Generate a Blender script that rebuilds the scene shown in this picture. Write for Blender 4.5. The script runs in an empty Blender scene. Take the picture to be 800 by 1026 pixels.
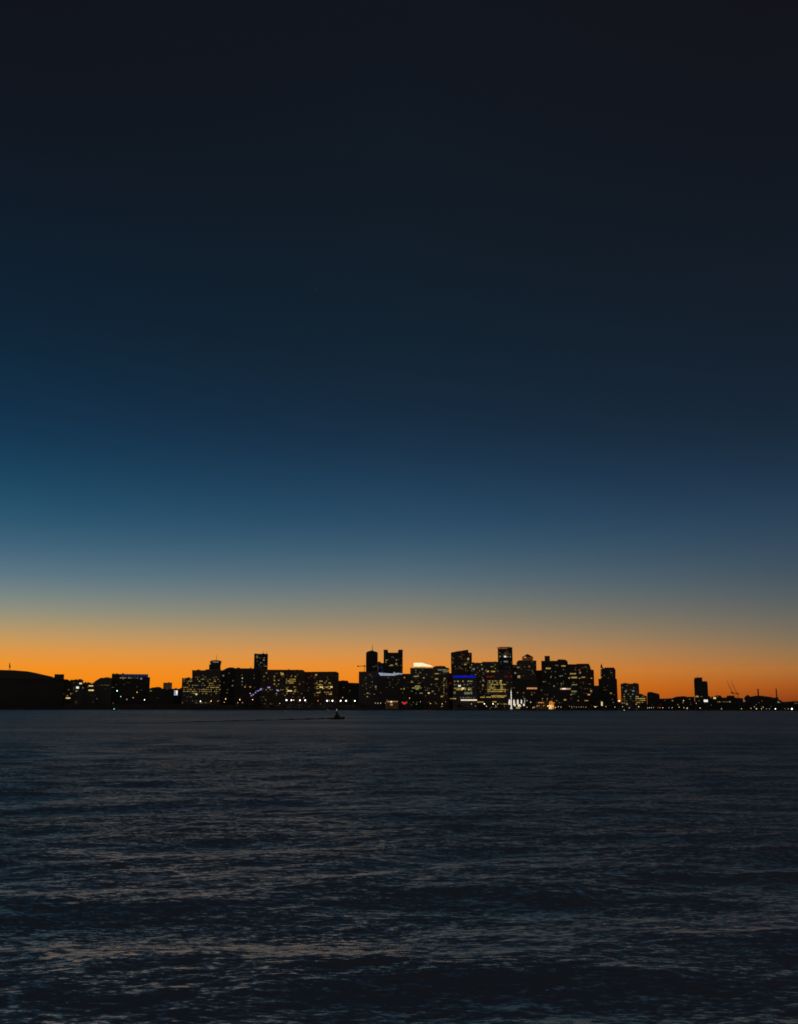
import bpy, bmesh, math, random
import numpy as np
from mathutils import Vector

random.seed(7)
rng = np.random.default_rng(11)
sc = bpy.context.scene
COL = sc.collection

# ------------------------------------------------------------------ camera
F = 997.5                      # focal length in photograph pixels (35 mm on a 36 mm tall frame)
CAM_H = 6.0                    # eye height above the water
ROLL = 0.0016
TILT = math.atan((708.5 - 513.0) / F)
FP = F / math.cos(TILT)        # pixels per unit slope at the horizon
def H(px): return 708.5 + ROLL * (px - 400)

cam_d = bpy.data.cameras.new('camera'); cam = bpy.data.objects.new('camera', cam_d); COL.objects.link(cam)
cam_d.sensor_fit = 'VERTICAL'; cam_d.sensor_height = 36; cam_d.sensor_width = 28.07; cam_d.lens = 35
cam_d.clip_start = 0.5; cam_d.clip_end = 90000
cam.location = (0, 0, CAM_H)
fw = Vector((0, math.cos(TILT), math.sin(TILT)))
from mathutils import Matrix
Rm = Matrix.Rotation(math.pi / 2 + TILT, 4, 'X') @ Matrix.Rotation(math.atan(ROLL), 4, 'Z')
cam.rotation_euler = Rm.to_euler()
sc.camera = cam

CT, ST = math.cos(TILT), math.sin(TILT)
def den(px, py): return F * CT - (513 - py + ROLL * (px - 400)) * ST
def num(px, py): return F * ST + (513 - py + ROLL * (px - 400)) * CT
def water_Y(px, py): return -CAM_H * den(px, py) / num(px, py)      # depth of the water seen under a pixel

# ------------------------------------------------------------------ helpers
def lin(c):
    c = c / 255.0
    return c / 12.92 if c <= 0.04045 else ((c + 0.055) / 1.055) ** 2.4
def rgb(r, g, b): return (lin(r), lin(g), lin(b), 1.0)

def nodes(m):
    m.use_nodes = True
    nt = m.node_tree; nt.nodes.clear(); return nt, nt.nodes, nt.links

def tag(o, label=None, cat=None, group=None, kind=None):
    if label: o['label'] = label
    if cat: o['category'] = cat
    if group: o['group'] = group
    if kind: o['kind'] = kind
    return o
def new_obj(name, data, parent=None):
    o = bpy.data.objects.new(name, data); COL.objects.link(o)
    if parent is not None: o.parent = parent
    return o
def empty(name, label, cat, loc, rz=0.0, group=None):
    o = bpy.data.objects.new(name, None); COL.objects.link(o)
    o.location = loc; o.rotation_euler = (0, 0, rz); o.empty_display_size = 2
    return tag(o, label, cat, group)
def copy_tree(o, parent=None):
    c = o.copy(); COL.objects.link(c)
    if parent is not None: c.parent = parent
    for ch in list(o.children): copy_tree(ch, c)
    return c

class MB:
    def __init__(s): s.v = []; s.f = []
    def prism(s, prof, y0, y1):                 # prof: list of (x,z), counter-clockwise seen from the front
        n = len(prof); b = len(s.v)
        for (x, z) in prof: s.v.append((x, y0, z))
        for (x, z) in prof: s.v.append((x, y1, z))
        s.f.append(tuple(b + i for i in range(n)))
        s.f.append(tuple(b + n + i for i in reversed(range(n))))
        for i in range(n):
            j = (i + 1) % n
            s.f.append((b + i, b + n + i, b + n + j, b + j))
        return s
    def box(s, x0, x1, y0, y1, z0, z1):
        return s.prism([(x0, z0), (x1, z0), (x1, z1), (x0, z1)], y0, y1)
    def tube(s, p0, p1, r0, r1=None, n=8):
        r1 = r0 if r1 is None else r1
        p0 = Vector(p0); p1 = Vector(p1); d = (p1 - p0).normalized()
        a = d.orthogonal().normalized(); c = d.cross(a); b = len(s.v)
        for p, r in ((p0, r0), (p1, r1)):
            for k in range(n):
                t = 2 * math.pi * k / n
                s.v.append(tuple(p + a * (r * math.cos(t)) + c * (r * math.sin(t))))
        for k in range(n):
            j = (k + 1) % n
            s.f.append((b + k, b + j, b + n + j, b + n + k))
        s.f.append(tuple(b + k for k in reversed(range(n)))); s.f.append(tuple(b + n + k for k in range(n)))
        return s
    def lathe(s, prof, cx=0, cy=0, n=16):        # prof: (r,z) from bottom to top
        b = len(s.v)
        for (r, z) in prof:
            for k in range(n):
                t = 2 * math.pi * (k + .5) / n
                s.v.append((cx + r * math.cos(t), cy + r * math.sin(t), z))
        for i in range(len(prof) - 1):
            for k in range(n):
                j = (k + 1) % n
                s.f.append((b + i * n + k, b + i * n + j, b + (i + 1) * n + j, b + (i + 1) * n + k))
        s.f.append(tuple(b + k for k in reversed(range(n))))
        s.f.append(tuple(b + (len(prof) - 1) * n + k for k in range(n)))
        return s
    def mesh(s, name, mat):
        me = bpy.data.meshes.new(name); me.from_pydata(s.v, [], s.f)
        bm = bmesh.new(); bm.from_mesh(me); bmesh.ops.recalc_face_normals(bm, faces=bm.faces); bm.to_mesh(me); bm.free()
        me.materials.append(mat); me.update(); return me
    def build(s, name, mat, parent=None): return new_obj(name, s.mesh(name, mat), parent)

# ------------------------------------------------------------------ materials
def mat_plain(name, c, rough=0.8, var=0.25, scale=0.4, metal=0.0):
    m = bpy.data.materials.new(name); nt, N, L = nodes(m)
    out = N.new('ShaderNodeOutputMaterial'); p = N.new('ShaderNodeBsdfPrincipled')
    tc = N.new('ShaderNodeTexCoord'); no = N.new('ShaderNodeTexNoise'); no.inputs['Scale'].default_value = scale
    no.inputs['Detail'].default_value = 5
    mx = N.new('ShaderNodeMix'); mx.data_type = 'RGBA'
    mx.inputs['A'].default_value = (c[0] * (1 - var), c[1] * (1 - var), c[2] * (1 - var), 1)
    mx.inputs['B'].default_value = (c[0] * (1 + var), c[1] * (1 + var), c[2] * (1 + var), 1)
    L.new(tc.outputs['Object'], no.inputs['Vector']); L.new(no.outputs['Fac'], mx.inputs['Factor'])
    L.new(mx.outputs['Result'], p.inputs['Base Color'])
    p.inputs['Roughness'].default_value = rough; p.inputs['Metallic'].default_value = metal
    L.new(p.outputs['BSDF'], out.inputs['Surface']); return m

def mat_glow(name, c, s, var=0.35):
    """a lit pane or lamp: emission that varies a little over its face (blinds, furniture, fittings)"""
    m = bpy.data.materials.new(name); nt, N, L = nodes(m)
    out = N.new('ShaderNodeOutputMaterial'); e = N.new('ShaderNodeEmission')
    e.inputs['Color'].default_value = c
    gi = N.new('ShaderNodeNewGeometry'); no = N.new('ShaderNodeTexNoise'); no.inputs['Scale'].default_value = 0.35
    L.new(gi.outputs['Position'], no.inputs['Vector'])
    mr = N.new('ShaderNodeMapRange'); mr.inputs['From Min'].default_value = 0.3; mr.inputs['From Max'].default_value = 0.7
    mr.inputs['To Min'].default_value = s * (1 - var); mr.inputs['To Max'].default_value = s * (1 + var)
    L.new(no.outputs['Fac'], mr.inputs['Value']); L.new(mr.outputs['Result'], e.inputs['Strength'])
    L.new(e.outputs['Emission'], out.inputs['Surface'])
    m.cycles.emission_sampling = 'NONE'
    return m

def mat_facade(name, c, cw=3.4, ch=3.7, dens=0.06, glow=0.11, tint=(1.0, 0.70, 0.24), seed=0.0):
    """wall with a grid of windows; a few rooms faintly lit, more of them on some storeys than on others"""
    m = bpy.data.materials.new(name); nt, N, L = nodes(m)
    out = N.new('ShaderNodeOutputMaterial'); p = N.new('ShaderNodeBsdfPrincipled')
    tc = N.new('ShaderNodeTexCoord'); oi = N.new('ShaderNodeObjectInfo')
    sep = N.new('ShaderNodeSeparateXYZ'); L.new(tc.outputs['Object'], sep.inputs[0])
    def M(op, a, b=None, c_=None):
        n = N.new('ShaderNodeMath'); n.operation = op
        for k, x in enumerate((a, b, c_)):
            if x is None: continue
            if isinstance(x, (int, float)): n.inputs[k].default_value = x
            else: L.new(x, n.inputs[k])
        return n.outputs[0]
    horiz = M('ADD', sep.outputs['X'], M('MULTIPLY', sep.outputs['Y'], 1.0))
    hx = M('DIVIDE', horiz, cw); hz = M('DIVIDE', sep.outputs['Z'], ch)
    fx = M('FLOOR', hx); fz = M('FLOOR', hz)
    rx = M('FRACT', hx); rz_ = M('FRACT', hz)
    inx = M('MULTIPLY', M('GREATER_THAN', rx, 0.18), M('LESS_THAN', rx, 0.86))
    inz = M('MULTIPLY', M('GREATER_THAN', rz_, 0.28), M('LESS_THAN', rz_, 0.80))
    win = M('MULTIPLY', inx, inz)
    geo = N.new('ShaderNodeNewGeometry'); sn = N.new('ShaderNodeSeparateXYZ'); L.new(geo.outputs['Normal'], sn.inputs[0])
    side = M('LESS_THAN', M('ABSOLUTE', sn.outputs['Z']), 0.5)
    win = M('MULTIPLY', win, side)
    cmb = N.new('ShaderNodeCombineXYZ'); L.new(fx, cmb.inputs[0]); L.new(fz, cmb.inputs[1])
    L.new(M('ADD', M('MULTIPLY', oi.outputs['Random'], 97.0), seed), cmb.inputs[2])
    wn = N.new('ShaderNodeTexWhiteNoise'); wn.noise_dimensions = '3D'; L.new(cmb.outputs[0], wn.inputs['Vector'])
    cmb2 = N.new('ShaderNodeCombineXYZ'); L.new(M('FLOOR', M('DIVIDE', fx, 6.0)), cmb2.inputs[0]); L.new(fz, cmb2.inputs[1])
    L.new(M('ADD', M('MULTIPLY', oi.outputs['Random'], 53.0), 7.3), cmb2.inputs[2])
    wn2 = N.new('ShaderNodeTexWhiteNoise'); wn2.noise_dimensions = '3D'; L.new(cmb2.outputs[0], wn2.inputs['Vector'])
    thr = M('MULTIPLY', M('POWER', wn2.outputs['Value'], 4.0), dens * 4.5)
    lit = M('MULTIPLY', M('LESS_THAN', wn.outputs['Value'], thr), win)
    sw = N.new('ShaderNodeSeparateColor'); L.new(wn.outputs['Color'], sw.inputs[0])
    amp = M('MULTIPLY', M('ADD', M('POWER', sw.outputs[1], 2.0), 0.12), glow)
    hue = N.new('ShaderNodeMix'); hue.data_type = 'RGBA'
    hue.inputs['A'].default_value = (*tint, 1); hue.inputs['B'].default_value = (0.82, 0.88, 0.86, 1)
    L.new(M('GREATER_THAN', sw.outputs[2], 0.9), hue.inputs['Factor'])
    col = N.new('ShaderNodeMix'); col.data_type = 'RGBA'
    col.inputs['A'].default_value = (*c, 1); col.inputs['B'].default_value = (0.03, 0.035, 0.04, 1)
    L.new(win, col.inputs['Factor'])
    no = N.new('ShaderNodeTexNoise'); no.inputs['Scale'].default_value = 0.05; no.inputs['Detail'].default_value = 4
    L.new(tc.outputs['Object'], no.inputs['Vector'])
    col2 = N.new('ShaderNodeMix'); col2.data_type = 'RGBA'; col2.blend_type = 'MULTIPLY'; col2.inputs['Factor'].default_value = 0.5
    L.new(col.outputs['Result'], col2.inputs['A']); L.new(no.outputs['Color'], col2.inputs['B'])
    L.new(col2.outputs['Result'], p.inputs['Base Color'])
    rr = M('SUBTRACT', 0.75, M('MULTIPLY', win, 0.6)); L.new(rr, p.inputs['Roughness'])
    L.new(hue.outputs['Result'], p.inputs['Emission Color']); L.new(M('MULTIPLY', lit, amp), p.inputs['Emission Strength'])
    L.new(p.outputs['BSDF'], out.inputs['Surface'])
    m.cycles.emission_sampling = 'NONE'
    return m

FAC = {
    'brick':    mat_facade('brick_facade', (0.24, 0.15, 0.11), 3.2, 3.6, 0.055),
    'stone':    mat_facade('stone_facade', (0.30, 0.27, 0.23), 3.6, 3.8, 0.05, seed=11),
    'glass':    mat_facade('glass_facade', (0.10, 0.12, 0.14), 2.9, 4.0, 0.06, seed=23),
    'concrete': mat_facade('concrete_facade', (0.26, 0.25, 0.24), 4.2, 3.6, 0.035, seed=31),
    'office':   mat_facade('lit_office_facade', (0.22, 0.20, 0.17), 3.0, 4.1, 0.14, 0.14, seed=41),
    'dark':     mat_facade('unlit_facade', (0.12, 0.11, 0.10), 3.8, 3.8, 0.012, 0.12, seed=57),
}
M_ROOF = mat_plain('roof_felt', (0.10, 0.095, 0.09))
FAC['blank'] = mat_plain('blank_cladding', (0.07, 0.066, 0.064), 0.8, 0.3, 0.06)
M_TRIM = mat_plain('stone_trim', (0.20, 0.17, 0.14))
M_STEEL = mat_plain('painted_steel', (0.08, 0.08, 0.085), 0.5, metal=0.3)
M_SHED = mat_plain('shed_cladding', (0.09, 0.085, 0.08), 0.7, 0.3, 0.08)
M_LAND = mat_plain('land', (0.06, 0.055, 0.045), 0.9, 0.4, 0.02)
M_HILL = mat_plain('hill_cover', (0.05, 0.05, 0.04), 0.9, 0.4, 0.01)
M_BARK = mat_plain('bark', (0.09, 0.065, 0.045), 0.9)
M_HULL = mat_plain('hull_paint', (0.03, 0.035, 0.045), 0.4)
M_CABIN = mat_plain('cabin_paint', (0.03, 0.03, 0.035), 0.4)

G = {
    'faint':  mat_glow('faint_lit_wall', (1.0, 0.5, 0.25, 1), 0.02, .6),
    'dim':    mat_glow('dim_lit_pane', (1.0, 0.72, 0.28, 1), 0.085),
    'gold':   mat_glow('gold_lit_pane', (1.0, 0.64, 0.13, 1), 0.38),
    'yel':    mat_glow('yellow_lit_pane', (0.98, 0.76, 0.20, 1), 0.29),
    'bright': mat_glow('bright_lit_pane', (1.0, 0.74, 0.28, 1), 0.8),
    'green':  mat_glow('greenish_lit_pane', (0.62, 0.75, 0.42, 1), 0.20),
    'pale':   mat_glow('pale_lit_pane', (0.82, 0.88, 0.78, 1), 0.18),
    'white':  mat_glow('white_lit_pane', (0.97, 0.97, 0.95, 1), .9),
    'orange': mat_glow('orange_lit_pane', (1.0, 0.42, 0.13, 1), 0.55),
    'blue':   mat_glow('blue_light_band', (0.005, 0.02, 0.95, 1), 0.45, 0.1),
    'azure':  mat_glow('azure_light', (0.01, 0.12, 0.70, 1), 0.19, 0.3),
    'red':    mat_glow('red_beacon', (1.0, 0.01, 0.03, 1), .22),
    'cream':  mat_glow('cream_crown_light', (1.0, 0.82, 0.52, 1), 1.1, 0.15),
    'ice':    mat_glow('ice_white_light', (0.58, 0.68, 0.88, 1), 0.45, 0.25),
    'violet': mat_glow('violet_light', (0.42, 0.36, 0.95, 1), 0.8),
    'lampW':  mat_glow('white_lamp_glass', (1.0, 0.95, 0.87, 1), 4.0, 0.1),
    'lampw':  mat_glow('soft_white_lamp_glass', (0.95, 0.93, 0.85, 1), 1.3, 0.1),
    'lampC':  mat_glow('teal_lamp_glass', (0.35, 1.0, 0.75, 1), 3.2, 0.1),
    'lampo':  mat_glow('sodium_lamp_glass', (1.0, 0.42, 0.06, 1), 1.7, 0.1),
    'lampO':  mat_glow('bright_sodium_lamp_glass', (1.0, 0.50, 0.12, 1), 4.0, 0.1),
    'lampy':  mat_glow('yellow_lamp_glass', (1.0, 0.75, 0.35, 1), 1.5, 0.1),
    'lampr':  mat_glow('red_lamp_glass', (1.0, 0.12, 0.05, 1), 1.2, 0.1),
    'lampg':  mat_glow('green_lamp_glass', (0.05, 0.8, 0.12, 1), 0.8, 0.1),
    'lampd':  mat_glow('dim_lamp_glass', (0.9, 0.8, 0.6, 1), 0.5, 0.1),
}

# ------------------------------------------------------------------ sites: a spot on the land seen under column px at depth Y
class Site:
    def __init__(s, px, Y):
        s.px = px; s.Y = Y; s.az = math.atan((px - 400) / FP)
        s.loc = ((px - 400) * Y / FP, Y, 0.0); s.rz = -s.az
    def x(s, px, py=688.0):
        X = (px - 400) * s.Y / den(px, py); a = s.az          # point on the plane Y, carried onto the turned front
        return (X - s.loc[0]) * math.cos(a)
    def z(s, py, px=None):
        px = s.px if px is None else px
        return CAM_H + s.Y * num(px, py) / den(px, py)

UNIT = {}
def pane_mesh(k):
    if k not in UNIT:
        UNIT[k] = MB().box(-.5, .5, -.5, .5, -.5, .5).mesh('lit_window', G[k])
    return UNIT[k]
def pane(t, s, px, py, w, h, k, name='lit_window', y=-0.25, thick=0.4):
    o = new_obj(name, pane_mesh(k), t)
    o.location = (s.x(px, py), y, s.z(py, px)); o.scale = (w * s.Y / FP, thick, h * s.Y / FP)
    return o
def beacon(t, s, px, py, k='red', r=0.5, y=-0.6):
    r = r * s.Y / FP
    o = MB().lathe([(r * .3, -r), (r * .85, -r * .6), (r, 0), (r * .85, r * .6), (r * .3, r)], n=8).build('warning_light', G[k], t)
    o.location = (s.x(px, py), y, s.z(py, px)); return o

def building(name, label, cat, prof, Y, depth=38, fac='concrete', wins=(), roofbits=True, group=None, rot=0.0, base=1.9):
    """prof: roofline (px,py) left to right. wins: clusters (x0,x1,y0,y1,dx,dy,prob,w,h,colour) or points (x,y,w,h,colour)"""
    s = Site((prof[0][0] + prof[-1][0]) / 2, Y)
    t = empty(name, label, cat, s.loc, s.rz + rot, group)
    P = [(s.x(*prof[0]), base), (s.x(*prof[-1]), base)] + [(s.x(a, b), s.z(b, a)) for a, b in reversed(prof)]
    MB().prism(P, 0, depth).build('wall', FAC[fac], t)
    # parapets along flat runs of the roofline and small rooftop plant
    R = random.Random(int(prof[0][0] * 10) + int(Y))
    for (a, b), (c, d) in zip(prof, prof[1:]):
        if abs(b - d) < 0.25 and c - a > 3.5:
            z = s.z((b + d) / 2, (a + c) / 2); x0, x1 = s.x(a, b), s.x(c, d)
            MB().box(x0 - .25, x1 + .25, -.3, .5, z - 1.1, z + .35).build('parapet', M_TRIM, t)
            if roofbits:
                n = 1 if c - a < 9 else 2 + (c - a > 20)
                for q in range(n):
                    w = R.uniform(3, 7); cx = R.uniform(x0 + w, x1 - w) if x1 - x0 > 2 * w + 1 else (x0 + x1) / 2
                    hh = R.uniform(1.0, 2.6)
                    MB().box(cx - w / 2, cx + w / 2, 6 + q * 7, 11 + q * 7, z - .2, z + hh).build('roof_plant', M_ROOF, t)
    R2 = random.Random(int(prof[0][0] * 7) + 5)
    cnt = 0
    for w in wins:
        if len(w) == 5:
            pane(t, s, *w[:4], w[4]); cnt += 1
        else:
            x0, x1, y0, y1, dx, dy, pr, ww, hh, k = w
            y = y0
            while y <= y1 + 1e-6:
                rowp = pr * R2.uniform(0.4, 1.5)
                x = x0
                while x <= x1 + 1e-6:
                    if R2.random() < rowp and cnt < 98:
                        kk = k if isinstance(k, str) else R2.choice(k)
                        pane(t, s, x + R2.uniform(-.1, .1), y, ww * R2.choice((0.7, 1, 1, 1.5)), hh * R2.uniform(.8, 1.1), kk); cnt += 1
                    x += dx
                y += dy
    return t, s

B = []   # landmarks for labels: (x0, x1, text)

# ================================================================== the skyline, left to right
# -- curved roof hall at the left edge
t, s = building('terminal_hall', 'huge black waterfront hall with a gently curved roof at the far left', 'hall',
    [(-46, 674.5), (-20, 672.6), (0, 671.9), (14, 672.1), (28, 673.0), (36, 674.4), (44, 676.2), (54, 678.2), (66, 679.6)], 2085, 70, 'blank', roofbits=False)
P = []
pr = [(-47, 674.6), (-20, 672.5), (0, 671.8), (14, 672.0), (28, 672.9), (36, 674.3), (44, 676.1), (54, 678.1)]
P = [(s.x(a, b), s.z(b, a) + .3) for a, b in pr]
ze = s.z(680.2)
MB().prism([(P[0][0], ze), (P[-1][0], ze)] + [(x, z + .6) for x, z in reversed(P)], -2.5, 71).build('roof', M_SHED, t)
MB().box(s.x(55.9, 677), s.x(65.6, 677), -3, 14, s.z(680.2), s.z(675.0)).build('roof_house', M_SHED, t)
B.append((-50, 66, 'the black curved-roof hall'))
# antenna mast on the hall
ms = Site(9.8 - 2.4, 2095)
t = empty('antenna_mast', 'small splayed-leg antenna mast standing on the curved hall roof', 'mast', (ms.loc[0], ms.loc[1], ms.z(672.2)), ms.rz)
u = 2095 / FP
for sx, sy in ((-1, -1), (1, -1), (-1, 1), (1, 1)):
    MB().tube((sx * 1.0 * u, sy * 1.0 * u, -1), (sx * .25 * u, sy * .25 * u, 4.2 * u), .32).build('leg', M_STEEL, t)
MB().tube((0, 0, 3.0 * u), (-.5 * u, 0, 7.9 * u), .75 * u, .3 * u).build('mast_tube', M_STEEL, t)
MB().box(-.7 * u, .6 * u, -.4 * u, .4 * u, 3.6 * u, 5.4 * u).build('equipment_box', M_STEEL, t)

building('apartment_block', 'narrow dark block wedged beside the black curved-roof hall', 'building', [(61, 680.9), (68, 680.6), (72, 682.8)], 2160, 60, 'dark',
    wins=[(69.3, 691, 1.5, 1.2, 'dim'), (68, 697.2, 1, 1, 'gold'), (68.7, 699.4, 4.2, 1.1, 'bright')])
building('apartment_block', 'small flat-topped block with two bright white windows right of the curved-roof hall', 'building', [(71, 681.3), (84, 681.3)], 2190, 30, 'concrete',
    wins=[(74.5, 75.5, 684, 693, 1.2, 1.4, .6, .8, .7, 'dim'), (78.2, 688.9, 2.6, 2.0, 'white'), (81.3, 684.8, 2.6, 1.3, 'bright'), (83.6, 689.2, 1.1, 1, 'pale'), (77, 692.5, 1.6, 1, 'yel'), (70.9, 695.2, 1.5, 1.6, 'orange')])
building('office_block', 'low block with two stacked yellow window bars', 'building', [(80, 684.2), (93, 684.2), (97, 683.2)], 2230, 30, 'concrete',
    wins=[(91.6, 687.2, 4.4, .9, 'bright'), (91.8, 691.6, 5, 1.2, 'bright'), (92.5, 684.6, 1, .8, 'yel')])
building('office_block', 'dark block with sloping shoulder left of the blue-banded building', 'building', [(95, 683), (101, 679.3), (113, 679.3)], 2280, 40, 'concrete',
    wins=[(100, 112, 686.5, 686.5, 1.8, 1, .7, 1.4, .5, 'dim'), (113.6, 688.6, 2.2, .7, 'dim')])
t, s = building('office_block', 'wide dark office block with a blue light band along its roof edge', 'building', [(112.7, 675.6), (149, 675.6), (149, 678.4), (151, 678.4)], 2320, 45, 'dark',
    wins=[(121.5, 140, 679.3, 679.3, 2.1, 1, .95, 1.1, .9, ('yel', 'dim')), (142, 679.9, 1.8, 1.5, 'pale'), (124, 680.5, 1, 1, 'dim'), (117, 147, 684, 690, 2.6, 2, .15, .9, .6, 'dim')])
for k in range(9): pane(t, s, 123.5 + k * 3.05, 677.1, 2.2, 1.4, 'azure', 'roof_light_band', y=-.45)
B.append((66, 152, 'the blue-banded office block'))
building('warehouse', 'low dark warehouse with rounded roof right of the blue-banded block', 'building', [(150, 690), (153, 688.9), (157, 688.4), (161, 688.5), (163.5, 690), (175, 690.4)], 2200, 40, 'dark', roofbits=False,
    wins=[(151.5, 692.2, 2.4, .8, 'green')])
t, s = building('apartment_tower', 'short isolated block with pale vertical stripes', 'building', [(164.2, 684.2), (173, 684.2)], 2500, 30, 'stone')
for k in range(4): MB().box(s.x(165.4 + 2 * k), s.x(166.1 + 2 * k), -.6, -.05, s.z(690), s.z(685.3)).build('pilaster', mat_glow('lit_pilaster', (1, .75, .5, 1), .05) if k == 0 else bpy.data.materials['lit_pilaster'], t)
building('warehouse', 'low flat warehouse left of the yellow-lit office block', 'building', [(172, 690.2), (184, 690.2)], 2260, 30, 'dark')
B.append((152, 184, 'the low warehouses'))

t, s = building('office_block', 'broad stepped office block with many rows of yellow windows', 'building', [(183, 679.6), (193, 679.6), (193, 671.7), (206.5, 671.7), (206.5, 670.8), (222, 670.8)], 2180, 45, 'office',
    wins=[(185, 221.5, 680.5, 696, 1.7, 2.05, .5, 1.3, .62, ('yel', 'yel', 'gold', 'dim')), (195, 218, 676.6, 678.5, 2.2, 1.8, .35, 1.6, .7, 'dim'), (197.3, 695.6, 1.7, 1.5, 'bright')])
B.append((184, 223, 'the yellow-windowed office block'))
# tower with flared crown
t, s = building('observation_tower', 'dark tower with a flared crown ringed by pale light and a thin antenna', 'tower', [(210, 666), (221.6, 666)], 2900, 35, 'dark', roofbits=False)
u = 2900 / FP
MB().lathe([(5.2 * u, s.z(666)), (5.6 * u, s.z(663.6)), (6.0 * u, s.z(663.2)), (5.9 * u, s.z(662.6)), (4.4 * u, s.z(661.6)), (.9 * u, s.z(661.2))], s.x(215.8), 17, 20).build('crown', M_ROOF, t)
pane(t, s, 216.6, 663.3, 6.2, 1.0, 'pale', 'crown_light', y=-1.6)
pane(t, s, 211.4, 664.3, 1.2, .8, 'dim', 'crown_light', y=-.8)
MB().tube((s.x(216.3), 17, s.z(661.5)), (s.x(216.3), 17, s.z(656)), .22 * u, .1 * u).build('antenna', M_STEEL, t)
building('domed_hall', 'dark block with a shallow domed roof beside the stepped office block', 'building', [(220, 672.2), (224, 671.4), (228, 669.3), (231, 668.6), (234.5, 668.8), (237, 670.0), (238, 670.3)], 2240, 40, 'dark', roofbits=False,
    wins=[(224.2, 677, 1.6, 1.3, 'pale'), (230, 674.5, 1, .9, 'dim'), (228.5, 691, 1, 1, 'dim'), (234, 682, 1.1, 1.4, 'dim'), (233.5, 687, 1.3, 1, 'pale'), (225, 684, .9, .8, 'dim'), (228, 694.2, 1.4, .8, 'dim')])
building('office_block', 'large dark slab with a handful of lights below the twin-antenna tower', 'building', [(236, 669.8), (262, 669.8)], 2220, 45, 'dark',
    wins=[(243.2, 679.5, 1.1, 1, 'bright'), (246, 688.2, 1.3, 1.1, 'yel'), (251.2, 688.2, 1.3, 1.1, 'orange'), (239, 258, 673, 694, 4, 3.3, .18, .9, .8, ('dim', 'pale'))])
t, s = building('office_tower', 'square tower with two short roof antennas above the left half of the skyline', 'tower', [(255.2, 655.2), (269, 655.2)], 2800, 36, 'glass',
    wins=[(258, 267.5, 659, 668, 1.8, 1.7, .35, .9, .7, ('dim', 'dim', 'yel')), (264.8, 661.2, 1.6, 1.3, 'pale'), (258.2, 657.5, 1, .9, 'yel')])
for ax in (263.4, 266.6): MB().tube((s.x(ax), 12, s.z(655.4)), (s.x(ax), 12, s.z(651.8)), .16 * 2.75, .3).build('antenna', M_STEEL, t)
B.append((223, 262, 'the twin-antenna tower'))
building('office_block', 'long dark block with scattered amber windows right of the twin-antenna tower', 'building', [(262, 671.2), (304, 671.2), (306, 672.6)], 2200, 45, 'brick',
    wins=[(265, 304, 674, 697, 2.1, 1.9, .13, 1, .8, ('dim', 'gold', 'yel')), (283.2, 675.3, 2.6, 2.2, 'gold'), (275.5, 682, 1.2, 1, 'gold'), (267.4, 674.4, 1, 1, 'yel'),
          (287.5, 297, 680.5, 684.5, 1.7, 1.9, .7, 1.5, .8, ('gold', 'yel')), (290.8, 692.2, 4.5, 1.2, 'bright'), (288, 690.6, 2, .8, 'yel'), (295.8, 692.8, 1.6, 1, 'gold'), (295.5, 688.3, 1.2, .9, 'gold')])
building('office_block', 'dark block with orange-gold window rows above the row of white quay lamps', 'building', [(302, 673.2), (337.5, 672.8), (340, 674.2)], 2230, 45, 'brick',
    wins=[(318, 333, 680.6, 696, 1.6, 1.85, .42, 1.4, .75, ('gold', 'gold', 'yel', 'dim')), (308, 316, 675, 697, 2, 2, .12, 1, .8, 'dim'), (317.3, 676.2, 1.8, 1.6, 'yel'), (313, 677.6, 1.2, .8, 'red'),
          (322.5, 688.5, 3.4, 1.2, 'bright'), (327.8, 688.6, 2, 1, 'gold'), (332.5, 688.3, 2.2, 1.4, 'bright'), (319.3, 694, 3, 1, 'gold'), (331.5, 695.5, 3, 1.2, 'gold')])
B.append((262, 306, 'the amber-windowed long block')); B.append((306, 341, 'the gold-windowed block'))
building('warehouse', 'low dark block stepping down right of the gold-windowed block', 'building', [(339.5, 682.2), (349, 682.2), (350, 684), (360, 684.4)], 2260, 35, 'dark',
    wins=[(345, 689, .8, .7, 'dim'), (351, 692, 1, .8, 'dim')])
B.append((341, 360, 'the low blocks beside the crane'))
# -- tower crane
cs = Site(365.4, 2420)
def crane_mast(t, s, px, y0, y1, w=.25):
    u = s.Y / FP; x = s.x(px)
    m = MB()
    for a in (-1, 1):
        for b in (-1, 1): m.tube((x + a * w * u, b * w * u, s.z(y0, px)), (x + a * w * u, b * w * u, s.z(y1, px)), .22, n=5)
    z0, z1 = s.z(y0, px), s.z(y1, px); n = max(3, int((z1 - z0) / (2.2 * w * u))); 
    for k in range(n):
        za, zb = z0 + (z1 - z0) * k / n, z0 + (z1 - z0) * (k + 1) / n; sg = 1 if k % 2 else -1
        for b in (-1, 1): m.tube((x - sg * w * u, b * w * u, za), (x + sg * w * u, b * w * u, zb), .13, n=4)
    return m.build('lattice_mast', M_STEEL, t)
t = empty('tower_crane', 'hammerhead tower crane with short jib left of the rounded tower', 'crane', cs.loc, cs.rz)
crane_mast(t, cs, 365.4, 712, 667.2); u = cs.Y / FP
MB().prism([(cs.x(358.6), cs.z(667.7)), (cs.x(369), cs.z(667.7)), (cs.x(369), cs.z(667.1)), (cs.x(358.6), cs.z(667.2))], -.5, .5).build('jib', M_STEEL, t)
MB().box(cs.x(358.3), cs.x(359.8), -1, 1, cs.z(668.2), cs.z(667.0)).build('counterweight', M_STEEL, t)
MB().box(cs.x(364.7), cs.x(366.1), -1, 1, cs.z(667.7), cs.z(666.5)).build('crane_cab', M_STEEL, t)

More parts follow.
